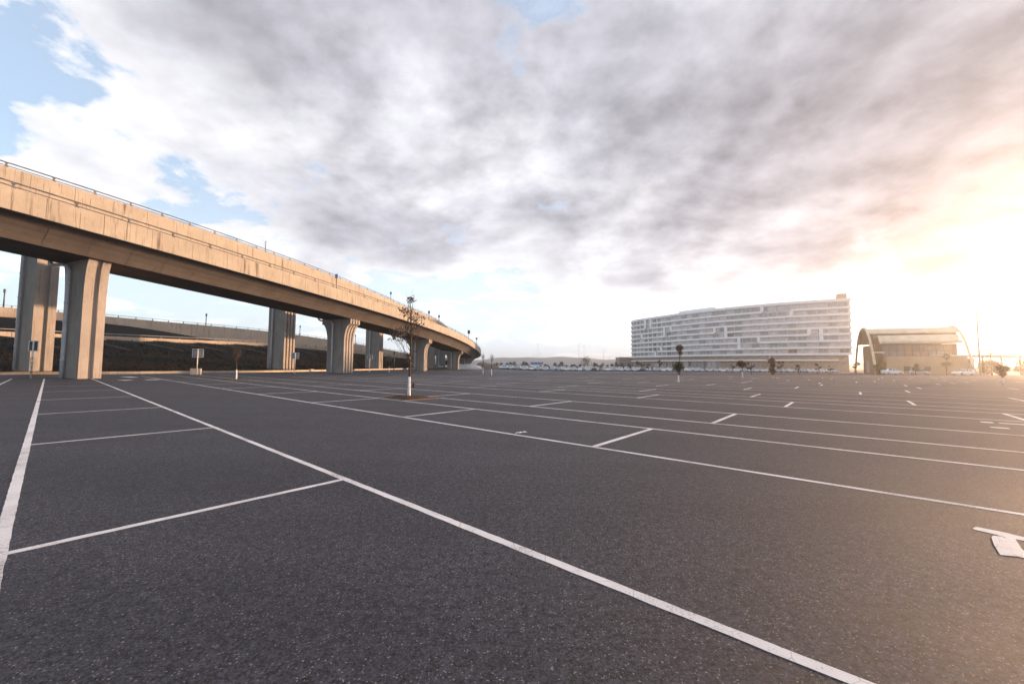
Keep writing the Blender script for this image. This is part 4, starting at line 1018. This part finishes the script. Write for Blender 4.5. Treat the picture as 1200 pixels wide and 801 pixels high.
def car(kind, colour, x, y, z, rz, label, group, name='parked_car', detail=False, sc=1.0):
    bms, gme, wy, hme, tme, fy, ry = PARTS[kind]
    o = empty(name, (x, y, z), rz); tag(o, label, 'car', group); o.scale = (sc, sc, sc)
    link('body', bms[colour], o); link('glazing', gme, o)
    for yy in wy:
        for xx in (-.78, .78):
            w = link('wheel', wheel_me, o); w.location = (xx, yy, .31)
            if detail: link('rim', rim_me, w)
    if detail:
        for xx in (-.52, .52):
            q = link('headlight', hme, o); q.location = (xx, fy + .09, .62)
            q = link('tail_light', tme, o); q.location = (xx, ry - .07, .84)
            mb = MB(); mb.box((xx / abs(xx) * .97, -.62, .98), (.16, .10, .12), 0, 0, 0.02); mb.build('mirror', 'car_' + colour, o)
            for yy in (-.05, .75): mb = MB(); mb.box((xx / abs(xx) * .885, yy, .84), (.03, .14, .03)); mb.build('door_handle', 'car_' + colour, o)
    return o
car('hatch', 'white', 94.2, 98.3, gz(94.2, 98.3), R(90 - 8), 'white hatchback parked in front of the left foot of the arched hall', 'cars before the arched hall', detail=True, sc=1.05)
car('estate', 'white', 112.5, 99.0, gz(112.5, 99.0), R(90 + 186), 'white estate car parked in front of the right end of the arched hall', 'cars before the arched hall', detail=True, sc=1.05)
car('hatch', 'silver', 106.5, 103.5, gz(106.5, 103.5), R(20), 'silver hatchback half hidden before the hall wall, left of the white estate car', 'cars before the arched hall', detail=True)
pal = ['white'] * 14 + ['silver'] * 6 + ['pale blue'] * 7 + ['grey', 'dark grey', 'blue']
rr = random.Random(21)
x = -2.5; i = 0; prev = None
while x < 126:
    if rr.random() < 0.06: x += 2.6
    c = rr.choice(pal); y = 152 + rr.uniform(-.5, .5) + (x * 0.02)
    car('hatch' if rr.random() < .65 else 'estate', c, x, y, gz(x, y), R(rr.uniform(-4, 4) + (180 if rr.random() < .5 else 0) - 12), '%s car, %s from the viaduct in the front row of far parked cars' % (c, ordinal(i)), 'front row of far parked cars', sc=1.06)
    x += rr.uniform(2.45, 2.75); i += 1
x = -4.0; i = 0
while x < 78:
    c = rr.choice(pal); y = 160 + rr.uniform(-.6, .6)
    car('hatch' if rr.random() < .6 else 'estate', c, x, y, gz(x, y) + 0.0, R(rr.uniform(-5, 5) - 12), '%s car, %s from the viaduct in the second row of far parked cars' % (c, ordinal(i)), 'second row of far parked cars', sc=1.08)
    x += rr.uniform(2.5, 3.4); i += 1
car('hatch', 'silver', -25.2, 141, 0, R(10), 'silver car parked under the viaduct between the far piers', 'cars under the viaduct')
# tarpaulin covered heap under the far bend
mb = MB(); rg = []
for k_ in range(9):
    t = k_ / 8; a_ = t * 9 - 4.5; hgt_ = 1.6 * math.sin(math.pi * (0.08 + 0.84 * t)) ** 0.6
    rg.append([(a_, 1.6 * math.cos(j * math.pi / 8), max(0.0, hgt_ * math.sin(j * math.pi / 8) * rr.uniform(.8, 1.1))) for j in range(9)])
mb.loft(rg, False, False)
o = flip_fix(mb.build('covered_heap', 'tarp')); o.location = (-13.6, 118, 0); o.rotation_euler = (0, 0, R(10)); tag(o, 'pale heap under a tarpaulin below the far bend of the viaduct', 'heap')
# blue roofed shed behind the cars, far
o = empty('site_hut', (13, 208, -0.95)); tag(o, 'small blue hut behind the far parked cars', 'hut')
mb = MB(); mb.box((0, 0, 1.5), (6, 3, 3)); mb.build('wall', 'h_white', o)
mb = MB(); mb.box((0, -.2, 3.4), (6.6, 3.8, 0.9), 0, 0, .1); mb.build('roof', 'sign_face', o)
# low boundary bank near the end of the viaduct
mb = MB(); rg = []
for k_ in range(10):
    t = k_ / 9; x = -14 + 12 * t; y = 190 - 30 * t; hgt_ = 2.6 * (1 - t) + 0.2
    rg.append([(x - 6, y + 3, -1), (x - 2, y + .5, hgt_ * .8), (x, y, hgt_), (x + 2, y - 1, hgt_ * .5), (x + 6, y - 5, -1)])
mb.loft(rg, False, False); tag(flip_fix(mb.build('earth_bank', 'dust', None, True)), 'low pale earth bank where the viaduct bends away', 'bank', kind='structure')

# ------------------------------------------------------------------ hills
mb = MB(); rows = []
rr = random.Random(31); ph = [rr.uniform(0, 6.28) for _ in range(8)]
for k_ in range(121):
    a_ = R(-62 + 124 * k_ / 120)
    hgt_ = 62 + 13 * math.sin(a_ * 7 + ph[0]) + 8 * math.sin(a_ * 17 + ph[1]) + 5 * math.sin(a_ * 37 + ph[2]) + 3 * math.sin(a_ * 83 + ph[3]) - 20 * sst((math.degrees(a_) - 8) / 20)
    row = []
    for r_, f_ in ((1150, 0), (1220, .35), (1290, .62), (1360, .86), (1430, 1.0), (1520, .7)):
        jit = 1 + 0.12 * math.sin(a_ * 51 + r_ * .013 + ph[4]) * (f_ < 1)
        row.append((r_ * math.sin(a_), r_ * math.cos(a_), -1.3 + 0.42 * hgt_ * f_ * jit))
    rows.append(row)
mb.loft(rows, False, False)
tag(flip_fix(mb.build('hills', 'hill', None, True)), 'low hazy hills on the horizon', 'hills', kind='structure')

# ------------------------------------------------------------------ haze
mt = bpy.data.materials.new('haze_air'); mt.use_nodes = True
N = NT(mt.node_tree); N.n.clear()
pv = N.node('ShaderNodeVolumePrincipled')
pv.inputs['Color'].default_value = (0.97, 0.97, 0.98, 1); pv.inputs['Density'].default_value = 0.00060; pv.inputs['Anisotropy'].default_value = 0.85
om = N.node('ShaderNodeOutputMaterial'); N.l.new(pv.outputs[0], om.inputs['Volume'])
M['haze'] = mt
mb = MB(); mb.box((0, 0, 24.0), (4000, 4000, 53))
hz = mb.build('haze', 'haze'); tag(hz, 'pale sunlit haze in the air', 'haze', kind='stuff')
